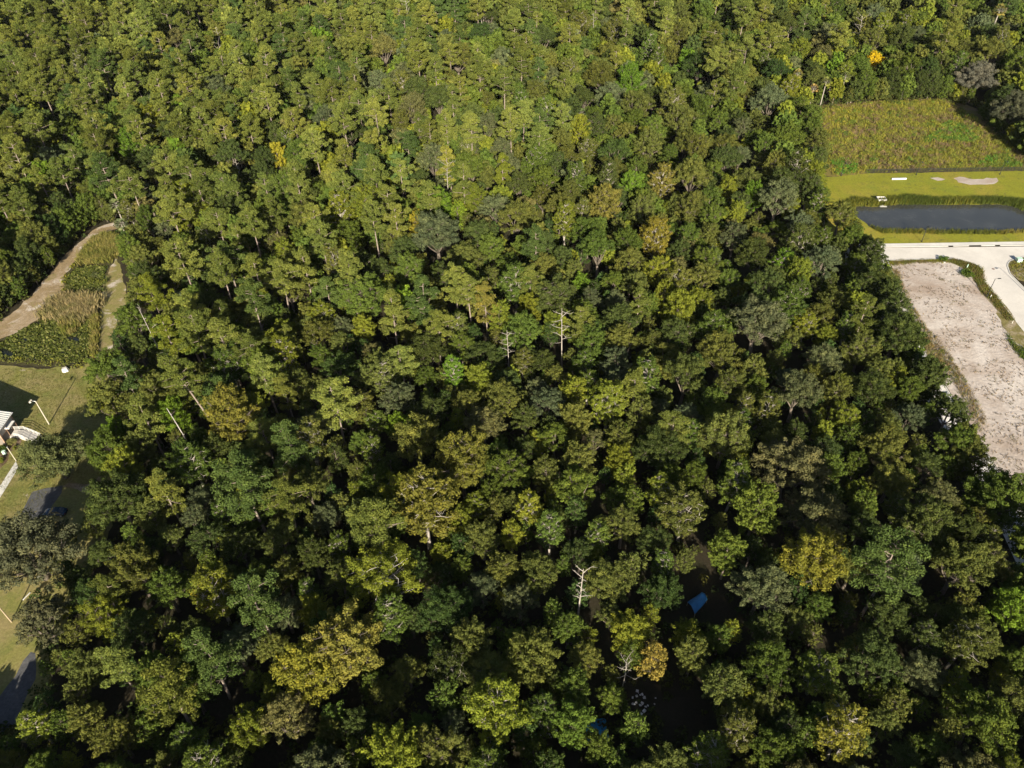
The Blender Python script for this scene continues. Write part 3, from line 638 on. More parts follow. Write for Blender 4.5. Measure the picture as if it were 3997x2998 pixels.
# a tree one can pick out must not stand hidden behind a later one
PROT = []
for t in TREES:
    q, s_ = t['q'], t['s']; H = q.H * s_
    zc = H * (.75 if t['kind'] == 'pine_tree' else .9 if t['kind'] == 'palm_tree' else .6); u, v, d = P((t['x'], t['y'], zc)); PROT.append((u, v, d, .55 * q.R * s_ * FPX / d))
    if any(k in t['label'] for k in ('trunk', 'limbs', 'snag')):
        for f in (.55, .4):
            dx = (-.2 * H * f if q is SP_LEAN else 0); u, v, d = P((t['x'] + dx, t['y'], H * f)); PROT.append((u, v, d, .8 * FPX / d))
u, v, d = P((33, 75.5, 1.3)); PROT.append((u, v, d, 70))
u, v, d = P(tuple(G(2330, 2850)[:2]) + (.6,)); PROT.append((u, v, d, 25))
PROT = np.array(PROT)
def hides(x, y, R, H, kind):
    zs = (.62, .88) if kind == 'pine_tree' else (.4, .7)
    for f in zs:
        u, v, d = P((x, y, H * f)); r = R * FPX / d * .8
        if (((PROT[:, 0] - u) ** 2 + (PROT[:, 1] - v) ** 2 < (r + PROT[:, 3]) ** 2) & (d < PROT[:, 2] - 1)).any(): return True
    return False
# the trees that make the outline of the woods against the two clearings
def edge_trees(line, side, seed):
    r = random.Random(seed); pts = [G(x, y, 7.3) for x, y in line]; acc = 0.0
    for a, b in zip(pts, pts[1:]):
        L = np.linalg.norm(b - a); d = unit((b - a)[:2])
        while acc < L:
            k = r.choice(['oak_tree', 'broadleaf_tree', 'broadleaf_tree', 'oak_tree']); pi = r.randrange(len(PR[k])); s = r.uniform(.88, 1.12); q = PR[k][pi]; R = q.R * s
            p = a + (b - a) * acc / L; n = np.array([-d[1], d[0]]) * side; x, y = p[0] + n[0] * R * .95, p[1] + n[1] * R * .95
            tn = r.choice(MIXT[k]); c = TINT[tn]; kk = r.uniform(.88, 1.15)
            if near_ok(x, y, R * .8, 0) and not hides(x, y, R, q.H * s, k): put(k, pi, x, y, s * (14.0 / q.H if q.H > 14.5 else 1), tuple(v * kk for v in c), tn)
            acc += R * 1.25
        acc -= L
edge_trees([(3997, 1935), (3925, 1872), (3832, 1780), (3816, 1735), (3834, 1690), (3762, 1568), (3702, 1474), (3618, 1374), (3580, 1290), (3520, 1190), (3507, 1111), (3478, 1070), (3459, 998), (3407, 955), (3371, 903), (3362, 840)], 1, 1)
edge_trees([(3300, 812), (3255, 800), (3217, 772), (3227, 709), (3226, 640), (3250, 600), (3225, 520), (3195, 455)], 1, 2)
edge_trees([(480, 960), (500, 1053), (515, 1160), (475, 1240), (450, 1275), (440, 1385), (365, 1425), (345, 1490), (372, 1550), (340, 1575), (350, 1620), (395, 1700), (350, 1750), (434, 1835), (420, 1900), (335, 1960), (325, 2020), (250, 2090)], 1, 3)
def back_edge(line, side, seed):
    r = random.Random(seed); pts = [G(x, y) for x, y in line]; acc = 0.0
    for a, b in zip(pts, pts[1:]):
        L = np.linalg.norm(b - a); d = unit((b - a)[:2])
        while acc < L:
            pi = r.choice([7, 7, 8, 9]); s = r.uniform(.85, 1.2); q = PR['broadleaf_tree'][pi]; R = q.R * s; p = a + (b - a) * acc / L; n = np.array([-d[1], d[0]]) * side
            tn = r.choice(['dark green', 'mid green', 'deep green', 'olive green', 'dark green']); kk = r.uniform(.8, 1.15)
            skip = (seed == 8 and r.random() < .45) or hides(p[0] + n[0] * R * .8, p[1] + n[1] * R * .8, R, q.H * s, 'broadleaf_tree')
            if not skip: put('broadleaf_tree', pi, p[0] + n[0] * (R * .8 + (3.2 if seed == 8 else 0)), p[1] + n[1] * R * .8, s, tuple(v * kk for v in TINT[tn]), tn)
            acc += R * 1.3
        acc -= L
back_edge([(3440, 1050), (3490, 1170), (3540, 1290), (3600, 1400), (3680, 1540), (3740, 1650), (3800, 1760), (3880, 1900), (3960, 2040)], -1, 8)
back_edge([(3335, 411), (3407, 403), (3560, 396), (3690, 398), (3790, 430), (3900, 545), (3997, 625), (4300, 760)], 1, 5)
back_edge([(-60, 1290), (0, 1250), (51, 1212), (127, 1146), (253, 992), (338, 916), (380, 884), (425, 868)], 1, 6)
# keep the view open onto the two tarps and a few deep gaps
GAPS = [(2720, 2345, 5.0), (2330, 2850, 2.2), (2610, 2800, 5.0)]
GAPW = [(tuple(G(x, y)[:2]), r) for x, y, r in GAPS]
def halfw(y): return 0.70 * (.755 * max(y, 0) + 79) + 30
def scatter(kind, tries, rmin, rmax, dens, layer, smin, smax, ysz=(-12, 640)):
    ys = []
    for _ in range(tries):
        y = ysz[0] + (ysz[1] - ysz[0]) * math.sqrt(RND.random()) if RND.random() < .75 else RND.uniform(*ysz)
        x = RND.uniform(-1, 1) * halfw(y)
        if RND.random() > dens(x, y): continue
        pi = RND.randrange(min(7, len(PR[kind]))); q = PR[kind][pi]; s = RND.uniform(smin, smax) * (.86 + .40 * min(1, max(0, (y - 60) / 270)) * (kind != 'young_tree')); R = q.R * s
        rr = R if kind != 'pine_tree' else R * .74
        if not near_ok(x, y, rr, layer): continue
        if any((x - g[0]) ** 2 + (y - g[1] + 1.5) ** 2 < (r + R * .6) ** 2 for g, r in GAPW) : continue
        if in_clear(x, y, R, q.H * s, kind) or hides(x, y, R, q.H * s, kind): continue
        tn = RND.choice(MIXT[kind])
        if kind == 'oak_tree' and field(x, y, 14, 3) > .25: tn = RND.choice(['grey-green', 'brownish olive', 'grey-green', 'dark green', 'olive green', 'olive green'])
        c = TINT[tn]; k = RND.uniform(.8, 1.2); h = RND.uniform(-.07, .07)
        put(kind, pi, x, y, s, (c[0] * k * (1 + h), c[1] * k, c[2] * k * (1 - h)), tn, layer=layer, r=rr)
def pine_d(x, y):
    left = min(1, max(0, (-x - 5) / 60)); far = min(1, max(0, (y - 190) / 130)); mid = max(0, 1 - abs(x + 20) / (60 + .35 * max(0, y)))
    return min(1, .06 + .34 * left * (1 if y > 90 else .3) + .15 * far * mid) * (.35 + .65 * (field(x, y, 11, 1) > -.15)) * (.25 if x > 40 and y < 300 else 1)
def oak_d(x, y): return .55 + .45 * (field(x, y, 15, 2) > 0)
scatter('pine_tree', 9000, 0, 0, pine_d, 1, .8, 1.08)
scatter('dead_tree', 500, 0, 0, lambda x, y: .5 * pine_d(x, y), 1, .8, 1.1)
scatter('oak_tree', 10000, 0, 0, oak_d, 0, .6, 1.1)
scatter('broadleaf_tree', 30000, 0, 0, lambda x, y: 1, 0, .6, 1.08)
scatter('young_tree', 17000, 0, 0, lambda x, y: 1, 2, .7, 1.2)

# ------------------------------------------------------------------ which trees show: a coarse depth sort of the crowns
def visible_share():
    gw, gh = 512, 384; sc = gw / W0; buf = -np.ones((gh, gw), np.int32)
    yy, xx = np.mgrid[0:gh, 0:gw]
    items = []
    for i, t in enumerate(TREES):
        q, s = t['q'], t['s']; R, H = q.R * s, q.H * s
        if q.crown is None: z0, z1, R = H * .5, H, R * .35
        elif t['kind'] == 'pine_tree': z0, z1 = H * .55, H
        elif t['kind'] == 'palm_tree': z0, z1 = H * .7, H
        else: z0, z1 = H * .3, H
        zc = (z0 + z1) / 2; u, v, d = P((t['x'], t['y'], zc))
        dep = math.asin(min(1, (CAM_H - zc) / math.dist((t['x'], t['y'], zc), CAM)))
        rx = R * FPX / d * sc * .92; ry = math.hypot(R * math.sin(dep), (z1 - z0) / 2 * math.cos(dep)) * FPX / d * sc * .92
        t['u'], t['v'], t['d'] = u, v, d; items.append((d, i, u * sc, v * sc, rx, ry))
    for d, i, u, v, rx, ry in sorted(items, reverse=True):
        x0, x1, y0, y1 = int(max(0, u - rx)), int(min(gw, u + rx + 2)), int(max(0, v - ry)), int(min(gh, v + ry + 2))
        if x0 >= x1 or y0 >= y1: continue
        e = ((xx[y0:y1, x0:x1] + .5 - u) / max(rx, .6)) ** 2 + ((yy[y0:y1, x0:x1] + .5 - v) / max(ry, .6)) ** 2 < 1
        buf[y0:y1, x0:x1][e] = i
    cnt = np.bincount(buf[buf >= 0].ravel(), minlength=len(TREES))
    for i, t in enumerate(TREES): t['vis'] = int(cnt[i])
visible_share()

ONES = 'zero one two three four five six seven eight nine ten eleven twelve thirteen fourteen fifteen sixteen seventeen eighteen nineteen'.split()
TENS = ['', '', 'twenty', 'thirty', 'forty', 'fifty', 'sixty', 'seventy', 'eighty', 'ninety']
def say(n):
    n = max(0, min(99, int(round(n))))
    return ONES[n] if n < 20 else TENS[n // 10] + ('-' + ONES[n % 10] if n % 10 else '')
CATN = {'oak_tree': 'oak tree', 'broadleaf_tree': 'broadleaf tree', 'pine_tree': 'pine tree', 'young_tree': 'young tree', 'palm_tree': 'palm tree', 'dead_tree': 'dead tree'}
GRP = {'oak_tree': 'oaks of the woods', 'broadleaf_tree': 'broadleaf trees of the woods', 'pine_tree': 'pines of the woods', 'young_tree': 'young trees of the woods', 'palm_tree': 'fan palms', 'dead_tree': 'dead trees of the woods'}
USED = set()
def tree_label(t):
    if t['label']: return t['label']
    s = t['s']; k = t['kind']; tn = t['tname'].replace(' pine', '')
    size = {'pine_tree': 'tall ' if s > 1.03 else 'slim ' if s < .92 else '', 'oak_tree': 'broad ' if s > 1.05 else 'compact ' if s < .93 else '', 'broadleaf_tree': 'large ' if s > 1.02 else 'small ' if s < .9 else ''}.get(k, '')
    noun = NOUN[k]
    if k == 'oak_tree': noun = 'oak'
    a, b = t['u'] / W0 * 100, t['v'] / H0 * 100
    for da in (0, 1, -1, 2, -2):
        for db in (0, 1, -1):
            l = f"{size}{tn + ' ' if tn != 'bare' else ''}{noun} {say(a + da)} percent across and {say(b + db)} percent down the photo"
            if l not in USED: USED.add(l); return l
    return l
MAXK = 298
by_kind = {}
for t in TREES: by_kind.setdefault(t['kind'], []).append(t)
REST = []
for k, ts in by_kind.items():
    ts.sort(key=lambda t: -(t['vis'] + (1000 if t['label'] else 0)))
    for i, t in enumerate(ts):
        if i >= MAXK or t['vis'] < 3 and not t['label']: REST.append(t); continue
        q = t['q']; s = t['s']
        if q.crown is None:
            o = link(k, q.trunk); o.location = (t['x'], t['y'], 0); o.rotation_euler = (0, 0, t['rot']); o.scale = (s, s, s)
            tag(o, tree_label(t), CATN[k], GRP[k]); continue
        root = empty(k, (t['x'], t['y'], 0), t['rot']); root.scale = (s, s, s * RND.uniform(.93, 1.07))
        tag(root, tree_label(t), CATN[k], GRP[k])
        link('trunk', q.trunk, root)
        c = link('crown', q.crown, root); c['tint'] = [float(v) for v in t['tint']]
print('TREES', {k: (len(v), sum(t['vis'] > 2 for t in v)) for k, v in by_kind.items()}, 'rest', len(REST), 'rest visible', sum(t['vis'] > 2 for t in REST))

# the remaining trees of the woods as one mass
def woods_mass():
    VL = []; TL = []; VA = []; n = 0; VT = []; FT = []; nt_ = 0
    for t in REST:
        q, s = t['q'], t['s']; ca, sa = math.cos(t['rot']) * s, math.sin(t['rot']) * s
        Rm = np.array([[ca, -sa, 0], [sa, ca, 0], [0, 0, s]]); off = np.array([t['x'], t['y'], 0])
        if q.kind in ('palm_tree', 'dead_tree') or (q.kind == 'young_tree' and t['vis'] == 0 and 0 < t['u'] < W0 and t['y'] > 130): continue
        V, F, va = q.mid if (t['d'] < 230 and -300 < t['u'] < W0 + 300 and t['v'] < H0 + 200) else q.far
        VL.append((V @ Rm.T + off).astype(np.float32)); VA.append(va); TL.append(np.tile(np.array(t['tint'], np.float32), (len(va), 1)))
        if q.kind == 'pine_tree' or t['vis'] > 2:
            VT.append((q.tv @ Rm.T + off).astype(np.float32)); FT.append(q.tf + nt_); nt_ += len(q.tv)
    V = np.concatenate(VL); nf = len(V) // 3; F = np.arange(len(V)).reshape(-1, 3)
    VT = np.concatenate(VT); FT = np.concatenate(FT) + len(V)
    va = np.concatenate(VA + [np.full(len(FT), .5)]); ti = np.concatenate(TL + [np.full((len(FT), 3), .2)])
    me = np_mesh('woodland', np.concatenate([V, VT]), np.concatenate([F, FT]), {'vary': va, 'tint': ti})
    me.materials.append(M['leaf_far']); me.materials.append(M['bark_pine'])
    me.polygons.foreach_set('material_index', np.concatenate([np.zeros(nf, np.int32), np.ones(len(FT), np.int32)]))
    print('woodland faces', nf, len(FT))
    tag(link('woodland', me), 'mass of distant and half-hidden trees filling the rest of the woods', kind='stuff')
woods_mass()

def undergrowth():
    rng = np.random.default_rng(5); C = []; R = []
    while len(C) < 7500:
        y = rng.uniform(20, 420); x = rng.uniform(-1, 1) * halfw(y); u, v, d = P((x, y, 1.0))
        if inside([u], [v], LCLEAR)[0] or inside([u], [v], RCLEAR)[0] or inside([u], [v], LANE)[0]: continue
        r = rng.uniform(.6, 1.5); C.append((x, y, r * .5)); R.append(r)
    # thicker and taller along the edges of the clearings, where light reaches the ground
    for poly in (LCLEAR, RCLEAR):
        w_ = [G(x, y) for x, y in poly]
        for a, b in zip(w_, w_[1:]):
            L = np.linalg.norm(b - a); d = unit((b - a)[:2])
            if L > 120 or max(abs(a[0]), abs(b[0])) > 260: continue
            for i in range(int(L * 2.2)):
                o = rng.uniform(0, 8); p = a + (b - a) * rng.random(); x, y = p[0] + d[1] * -o * 0 + rng.normal() * 3, p[1] + rng.normal() * 3.5; r = rng.uniform(.8, 1.9); z = rng.uniform(.3, 1.0) * min(4, .6 + o * .5)
                ok = True
                for q in ((x, y, 0), (x, y, z + r), (x - r, y, z), (x + r, y, z), (x, y - r, z)):
                    u, v, dd = P(q)
                    if inside([u], [v], LCLEAR)[0] or inside([u], [v], RCLEAR)[0] or inside([u], [v], LANE)[0]: ok = False; break
                if ok: C.append((x, y, z)); R.append(r)
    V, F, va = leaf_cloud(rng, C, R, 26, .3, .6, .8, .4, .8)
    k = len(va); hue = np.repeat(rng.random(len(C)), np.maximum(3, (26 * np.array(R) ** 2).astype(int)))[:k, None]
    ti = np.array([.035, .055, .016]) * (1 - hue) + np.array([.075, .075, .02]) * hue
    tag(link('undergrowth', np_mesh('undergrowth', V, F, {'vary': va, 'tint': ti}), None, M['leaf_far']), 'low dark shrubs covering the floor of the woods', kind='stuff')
undergrowth()

# ------------------------------------------------------------------ reeds, weeds, lily pads
def scatter_px(rng, poly, n):
    """points spread evenly over the ground patch under a pixel outline"""
    w_ = np.array([p[:2] for p in gp(poly)]); lo, hi = w_.min(0), w_.max(0); out = []
    while sum(len(o) for o in out) < n:
        q = lo + (hi - lo) * rng.random((n * 2, 2)); out.append(q[inside(q[:, 0], q[:, 1], [tuple(a) for a in w_])])
    return np.concatenate(out)[:n]
SOFT = 0.0
def blades(rng, pts, h, wd, per, cols, patch=6.0, lean=.35, base=0.0, spread=.25):
    """tufts of bent blades; cols: list of colours picked by a slow noise"""
    n = len(pts) * per; p = np.repeat(pts, per, 0) + rng.normal(size=(n, 2)) * spread
    hh = h * (.5 + .8 * rng.random(n)); a = rng.random(n) * 6.283; ln = lean * hh * rng.random(n)
    d = np.stack([np.cos(a), np.sin(a)], 1); sd = np.stack([-d[:, 1], d[:, 0]], 1) * (wd * (.6 + .8 * rng.random(n)))[:, None]
    z0 = np.full(n, base)
    def v3(xy, z): return np.concatenate([xy, z[:, None]], 1)
    V = np.stack([v3(p - sd * .6, z0), v3(p + sd * .6, z0), v3(p + d * ln[:, None] * .4 + sd, z0 + hh * .65), v3(p + d * ln[:, None], z0 + hh)], 1).reshape(-1, 3)
    F = np.arange(n * 4).reshape(-1, 4)
    f = np.array([field(x, y, patch, 4) for x, y in pts]) * .8 + .5 + rng.normal(size=len(pts)) * .16
    ci = np.clip((f * len(cols)).astype(int), 0, len(cols) - 1); ti = np.repeat(np.array(cols)[ci], per, 0)
    return V, F, np.clip(.5 + rng.normal(size=n) * .2, 0, 1), ti
def grasses(name, label, parts, mat='blade'):
    V = []; F = []; A = []; T = []; k = 0
    for v, f, a, t in parts: V.append(v); F.append(f + k); A.append(a); T.append(t); k += len(v)
    tag(link(name, np_mesh(name, np.concatenate(V), np.concatenate(F), {'vary': np.concatenate(A), 'tint': np.concatenate(T)}), None, M[mat]), label, kind='stuff')
rg = np.random.default_rng(8)
YG, OL, BR, TAN, GR, LG = (.19, .185, .028), (.115, .125, .028), (.16, .12, .062), (.25, .185, .08), (.075, .12, .02), (.085, .2, .028)
HEAD = [(371, 938), (425, 918), (462, 940), (468, 985), (425, 1025), (312, 1034), (330, 985)]
MIDR = [(165, 1238), (212, 1172), (300, 1164), (362, 1162), (390, 1185), (358, 1222), (345, 1245), (300, 1262), (225, 1242)]
EDGE = [(362, 1210), (384, 1240), (378, 1330), (372, 1400), (362, 1390), (366, 1300)]
grasses('tall_reeds', 'tall yellow and tan reeds standing in the lily pond', [
    blades(rg, scatter_px(rg, HEAD, 2600) + rg.normal(size=(2600, 2)) * .6, 1.8, .06, 4, [(.13, .135, .035), (.17, .16, .045), (.2, .175, .06)], 1.5, .5), blades(rg, scatter_px(rg, MIDR, 2400) + rg.normal(size=(2400, 2)) * 1.2, 2.0, .05, 4, [(.16, .145, .06), (.22, .18, .09), (.25, .2, .105)], 1.5, .5),
    blades(rg, scatter_px(rg, EDGE, 500) + rg.normal(size=(500, 2)) * .5, 1.3, .05, 4, [(.16, .155, .04), (.2, .17, .06)], 1.5, .5)])
def lily():
    polyA = [(-300, 1480), (0, 1338), (160, 1246), (225, 1244), (300, 1264), (350, 1248), (366, 1255), (368, 1385), (300, 1416), (160, 1402), (0, 1396), (-300, 1432)]
    polyB = [(305, 1040), (420, 1038), (398, 1108), (360, 1160), (300, 1164), (252, 1160), (258, 1085)]
    pts = np.concatenate([scatter_px(rg, polyA, 7500), scatter_px(rg, polyB, 3000)])
    keep = np.array([not (field(x, y, 1.6, 6) > .6) for x, y in pts]); pts = pts[keep]; n = len(pts)
    V = []; k = 6; c = np.concatenate([pts, (.05 + .3 * rg.random(n) ** 2)[:, None]], 1); r = .16 + .2 * rg.random(n); tl = rg.normal(size=(n, 2)) * .35
    for i in range(k):
        a = i * 2 * math.pi / k; o = np.stack([r * math.cos(a), r * math.sin(a)], 1); V.append(np.concatenate([c[:, :2] + o, (c[:, 2] + (o * tl).sum(1))[:, None]], 1))
    V = np.stack(V, 1).reshape(-1, 3); F = np.arange(n * k).reshape(-1, k)
    ti = np.array([(.05, .062, .015), (.08, .09, .02), (.13, .135, .045)])[np.clip((rg.random(n) ** 1.5 * 3).astype(int), 0, 2)]
    tag(link('lily_pads', np_mesh('lily_pads', V, F, {'vary': np.clip(.5 + rg.normal(size=n) * .2, 0, 1), 'tint': ti}), None, M['leaf_far']), 'dense green lily pads floating on the dark pond', kind='stuff')
lily()
FIELD = [(3150, 430), (3407, 400), (3680, 392), (3800, 450), (3900, 540), (3997, 600), (4300, 700), (4300, 660), (3997, 664), (3576, 671), (3253, 686), (3215, 650), (3215, 520)]
def clumpy(rng, poly, n, cols, patch, base=0.0, rmin=.35, rmax=.9):
    p = scatter_px(rng, poly, n); R = rmin + (rmax - rmin) * rng.random(n) ** 1.5; C = np.concatenate([p, (R * .55 + base)[:, None]], 1)
    V, F, va = leaf_cloud(rng, C, R, 30, .2, .55, .8, .5, .5)
    cnt = np.maximum(3, (30 * R ** 2).astype(int))
    f = np.array([field(x, y, patch, 2) for x, y in p]) * .8 + .5 + rng.normal(size=n) * .12
    ci = np.clip((f * len(cols)).astype(int), 0, len(cols) - 1); return V, F, va, np.repeat(np.array(cols)[ci], cnt, 0)
grasses('field_weeds', 'overgrown yellow, brown and green weeds covering the fenced field', [
    blades(rg, scatter_px(rg, FIELD, 6500), 1.0, .06, 5, [(.19, .135, .075), (.16, .155, .035), (.23, .22, .035), (.25, .22, .045), (.17, .19, .035)], 3.0, .5, 0, .3),
    clumpy(rg, FIELD, 2600, [(.18, .13, .08), (.13, .14, .035), (.17, .18, .035), (.21, .21, .035), (.1, .15, .03)], 3.2, 0, .4, 1.2),
    clumpy(rg, [(3185, 440), (3407, 402), (3670, 393), (3720, 430), (3600, 440), (3400, 450), (3280, 500), (3215, 520)], 900, [(.24, .23, .035), (.26, .22, .05), (.2, .2, .03)], 3, 0, .4, .9),
    clumpy(rg, [(3880, 600), (3960, 620), (3990, 655), (3900, 662), (3840, 655)], 260, [(.1, .17, .03), (.13, .17, .035)], 3, 0, .4, 1.),
    clumpy(rg, [(3600, 560), (3640, 520), (3700, 470), (3770, 500), (3820, 545), (3790, 560), (3700, 550)], 900, [(.1, .19, .03), (.085, .16, .028), (.13, .2, .035)], 2),
    clumpy(rg, [(3240, 625), (3300, 620), (3345, 645), (3335, 680), (3262, 685)], 220, [LG, (.08, .16, .03)], 9),
    clumpy(rg, [(3830, 620), (3885, 610), (3890, 640), (3820, 645)], 90, [LG], 9)])
grasses('cattails', 'green cattails growing along the edge of the rectangular pond', [
    blades(rg, scatter_px(rg, [(3300, 800), (3345, 783), (3420, 792), (3470, 782), (3560, 774), (3665, 784), (3880, 781), (3935, 784), (4100, 800), (4100, 816), (3990, 822), (3950, 806), (3891, 797), (3665, 800), (3507, 799), (3416, 808), (3344, 806), (3310, 840)], 2600), 1.7, .07, 5, [(.09, .1, .02), (.13, .13, .025), (.07, .09, .02)], 9, .3, 0, .25),
    blades(rg, scatter_px(rg, [(3390, 884), (3443, 900), (3690, 904), (3914, 906), (4100, 898), (4100, 906), (3914, 916), (3690, 914), (3440, 912)], 750), 1.2, .07, 4, [(.09, .1, .02), (.15, .13, .03)], 9, .3, 0, .25)])
VER1 = [(3719, 1012), (3760, 1022), (3801, 1034), (3831, 1047), (3840, 1068), (3842, 1100), (3900, 1172), (3960, 1255), (3925, 1250), (3880, 1190), (3830, 1140), (3795, 1080), (3755, 1044), (3700, 1024)]
VER2 = [(3465, 1022), (3700, 1014), (3700, 1026), (3560, 1030), (3480, 1040)]
VER3 = [(3480, 1050), (3510, 1065), (3560, 1195), (3620, 1280), (3710, 1390), (3770, 1490), (3850, 1640), (3830, 1690), (3700, 1460), (3620, 1390), (3560, 1250), (3504, 1105)]
VER4 = [(4200, 1004), (4010, 1006), (3960, 1018), (3940, 1030), (3945, 1064), (3975, 1090), (4100, 1110)]
VER5 = [(3930, 1300), (3960, 1345), (4000, 1360), (4060, 1390), (4060, 1430), (3985, 1400), (3935, 1335)]
grasses('verge_weeds', 'patchy dry weeds along the kerbs of the bare lot', [
    blades(rg, scatter_px(rg, VER1, 1500), .5, .05, 5, [BR, OL, (.16, .13, .04), (.1, .11, .03)], 0.9, .6, .1, .25), blades(rg, scatter_px(rg, VER2, 420), .4, .05, 5, [OL, BR, YG], 0.9, .6, .1, .25),
    blades(rg, scatter_px(rg, VER3, 1200), .5, .05, 5, [BR, TAN, OL], 0.9, .6, .1, .3), blades(rg, scatter_px(rg, VER4, 900), .5, .05, 5, [OL, (.15, .12, .04), YG], 0.9, .6, .1, .25),
    blades(rg, scatter_px(rg, VER5, 500), .5, .05, 5, [OL, GR], 0.9, .6, .1, .25),
    clumpy(rg, [(3755, 1060), (3785, 1065), (3800, 1085), (3770, 1088), (3748, 1072)], 60, [GR, (.07, .1, .02)], 5, .1),
    clumpy(rg, [(3670, 995 + 14), (3700, 1010), (3690, 1020), (3660, 1020)], 40, [GR, OL], 5, .1)])
grasses('pond_brush', 'olive brush and weeds along the banks of the lily pond', [
    clumpy(rg, [(360, 1080), (400, 1060), (425, 1100), (400, 1160), (385, 1180), (340, 1165)], 90, [OL, (.09, .11, .03), (.12, .13, .06)], 2, 0, .4, 1.0),
    clumpy(rg, [(240, 1085), (262, 1080), (258, 1160), (225, 1185), (195, 1195), (240, 1150)], 70, [OL, YG, (.14, .13, .05)], 2, 0, .3, .7),
    clumpy(rg, [(0, 1396), (160, 1402), (300, 1416), (368, 1385), (385, 1400), (320, 1440), (170, 1428), (0, 1412)], 160, [OL, (.12, .13, .035), YG], 2, 0, .3, .7),
    clumpy(rg, [(362, 1260), (384, 1250), (390, 1390), (366, 1400)], 60, [OL, YG], 2, 0, .3, .6),
    clumpy(rg, [(300, 1030), (350, 970), (380, 925), (372, 920), (310, 1000), (250, 1075), (258, 1085)], 80, [OL, YG], 2, 0, .3, .6),
    blades(rg, scatter_px(rg, [(240, 1250), (330, 1250), (300, 1300), (250, 1320), (230, 1280)], 260), 1.5, .05, 4, [(.2, .17, .06), OL], 1.5, .5)])
LOT = [(3480, 1035), (3560, 1024), (3700, 1030), (3830, 1160), (3990, 1370), (4300, 1700), (4300, 2200), (4000, 1930), (3904, 1840), (3740, 1540), (3640, 1390), (3530, 1120)]
def lot_debris():
    p = scatter_px(rg, LOT, 3200); keep = np.array([field(x, y, 3, 5) + .5 * field(x, y, .9, 1) > -.1 for x, y in p]); p = p[keep]
    grasses('lot_stubble', 'dark dead stubble and clods dotted over the bare sandy lot', [blades(rg, p, .26, .1, 3, [(.15, .115, .085), (.22, .17, .13), (.28, .22, .175), (.16, .14, .08)], 1.2, 1.2, .1, .16)])
lot_debris()
grasses('lawn_grass', 'short uneven grass growing on the lawn', [blades(rg, scatter_px(rg, [(0, 1440), (300, 1440), (350, 1520), (380, 1700), (430, 1860), (390, 1920), (200, 1900), (0, 2250)], 9000), .14, .05, 3, [(.1, .1, .03), (.13, .115, .04), (.09, .095, .026)], 1.2, .8, .012, .2)])

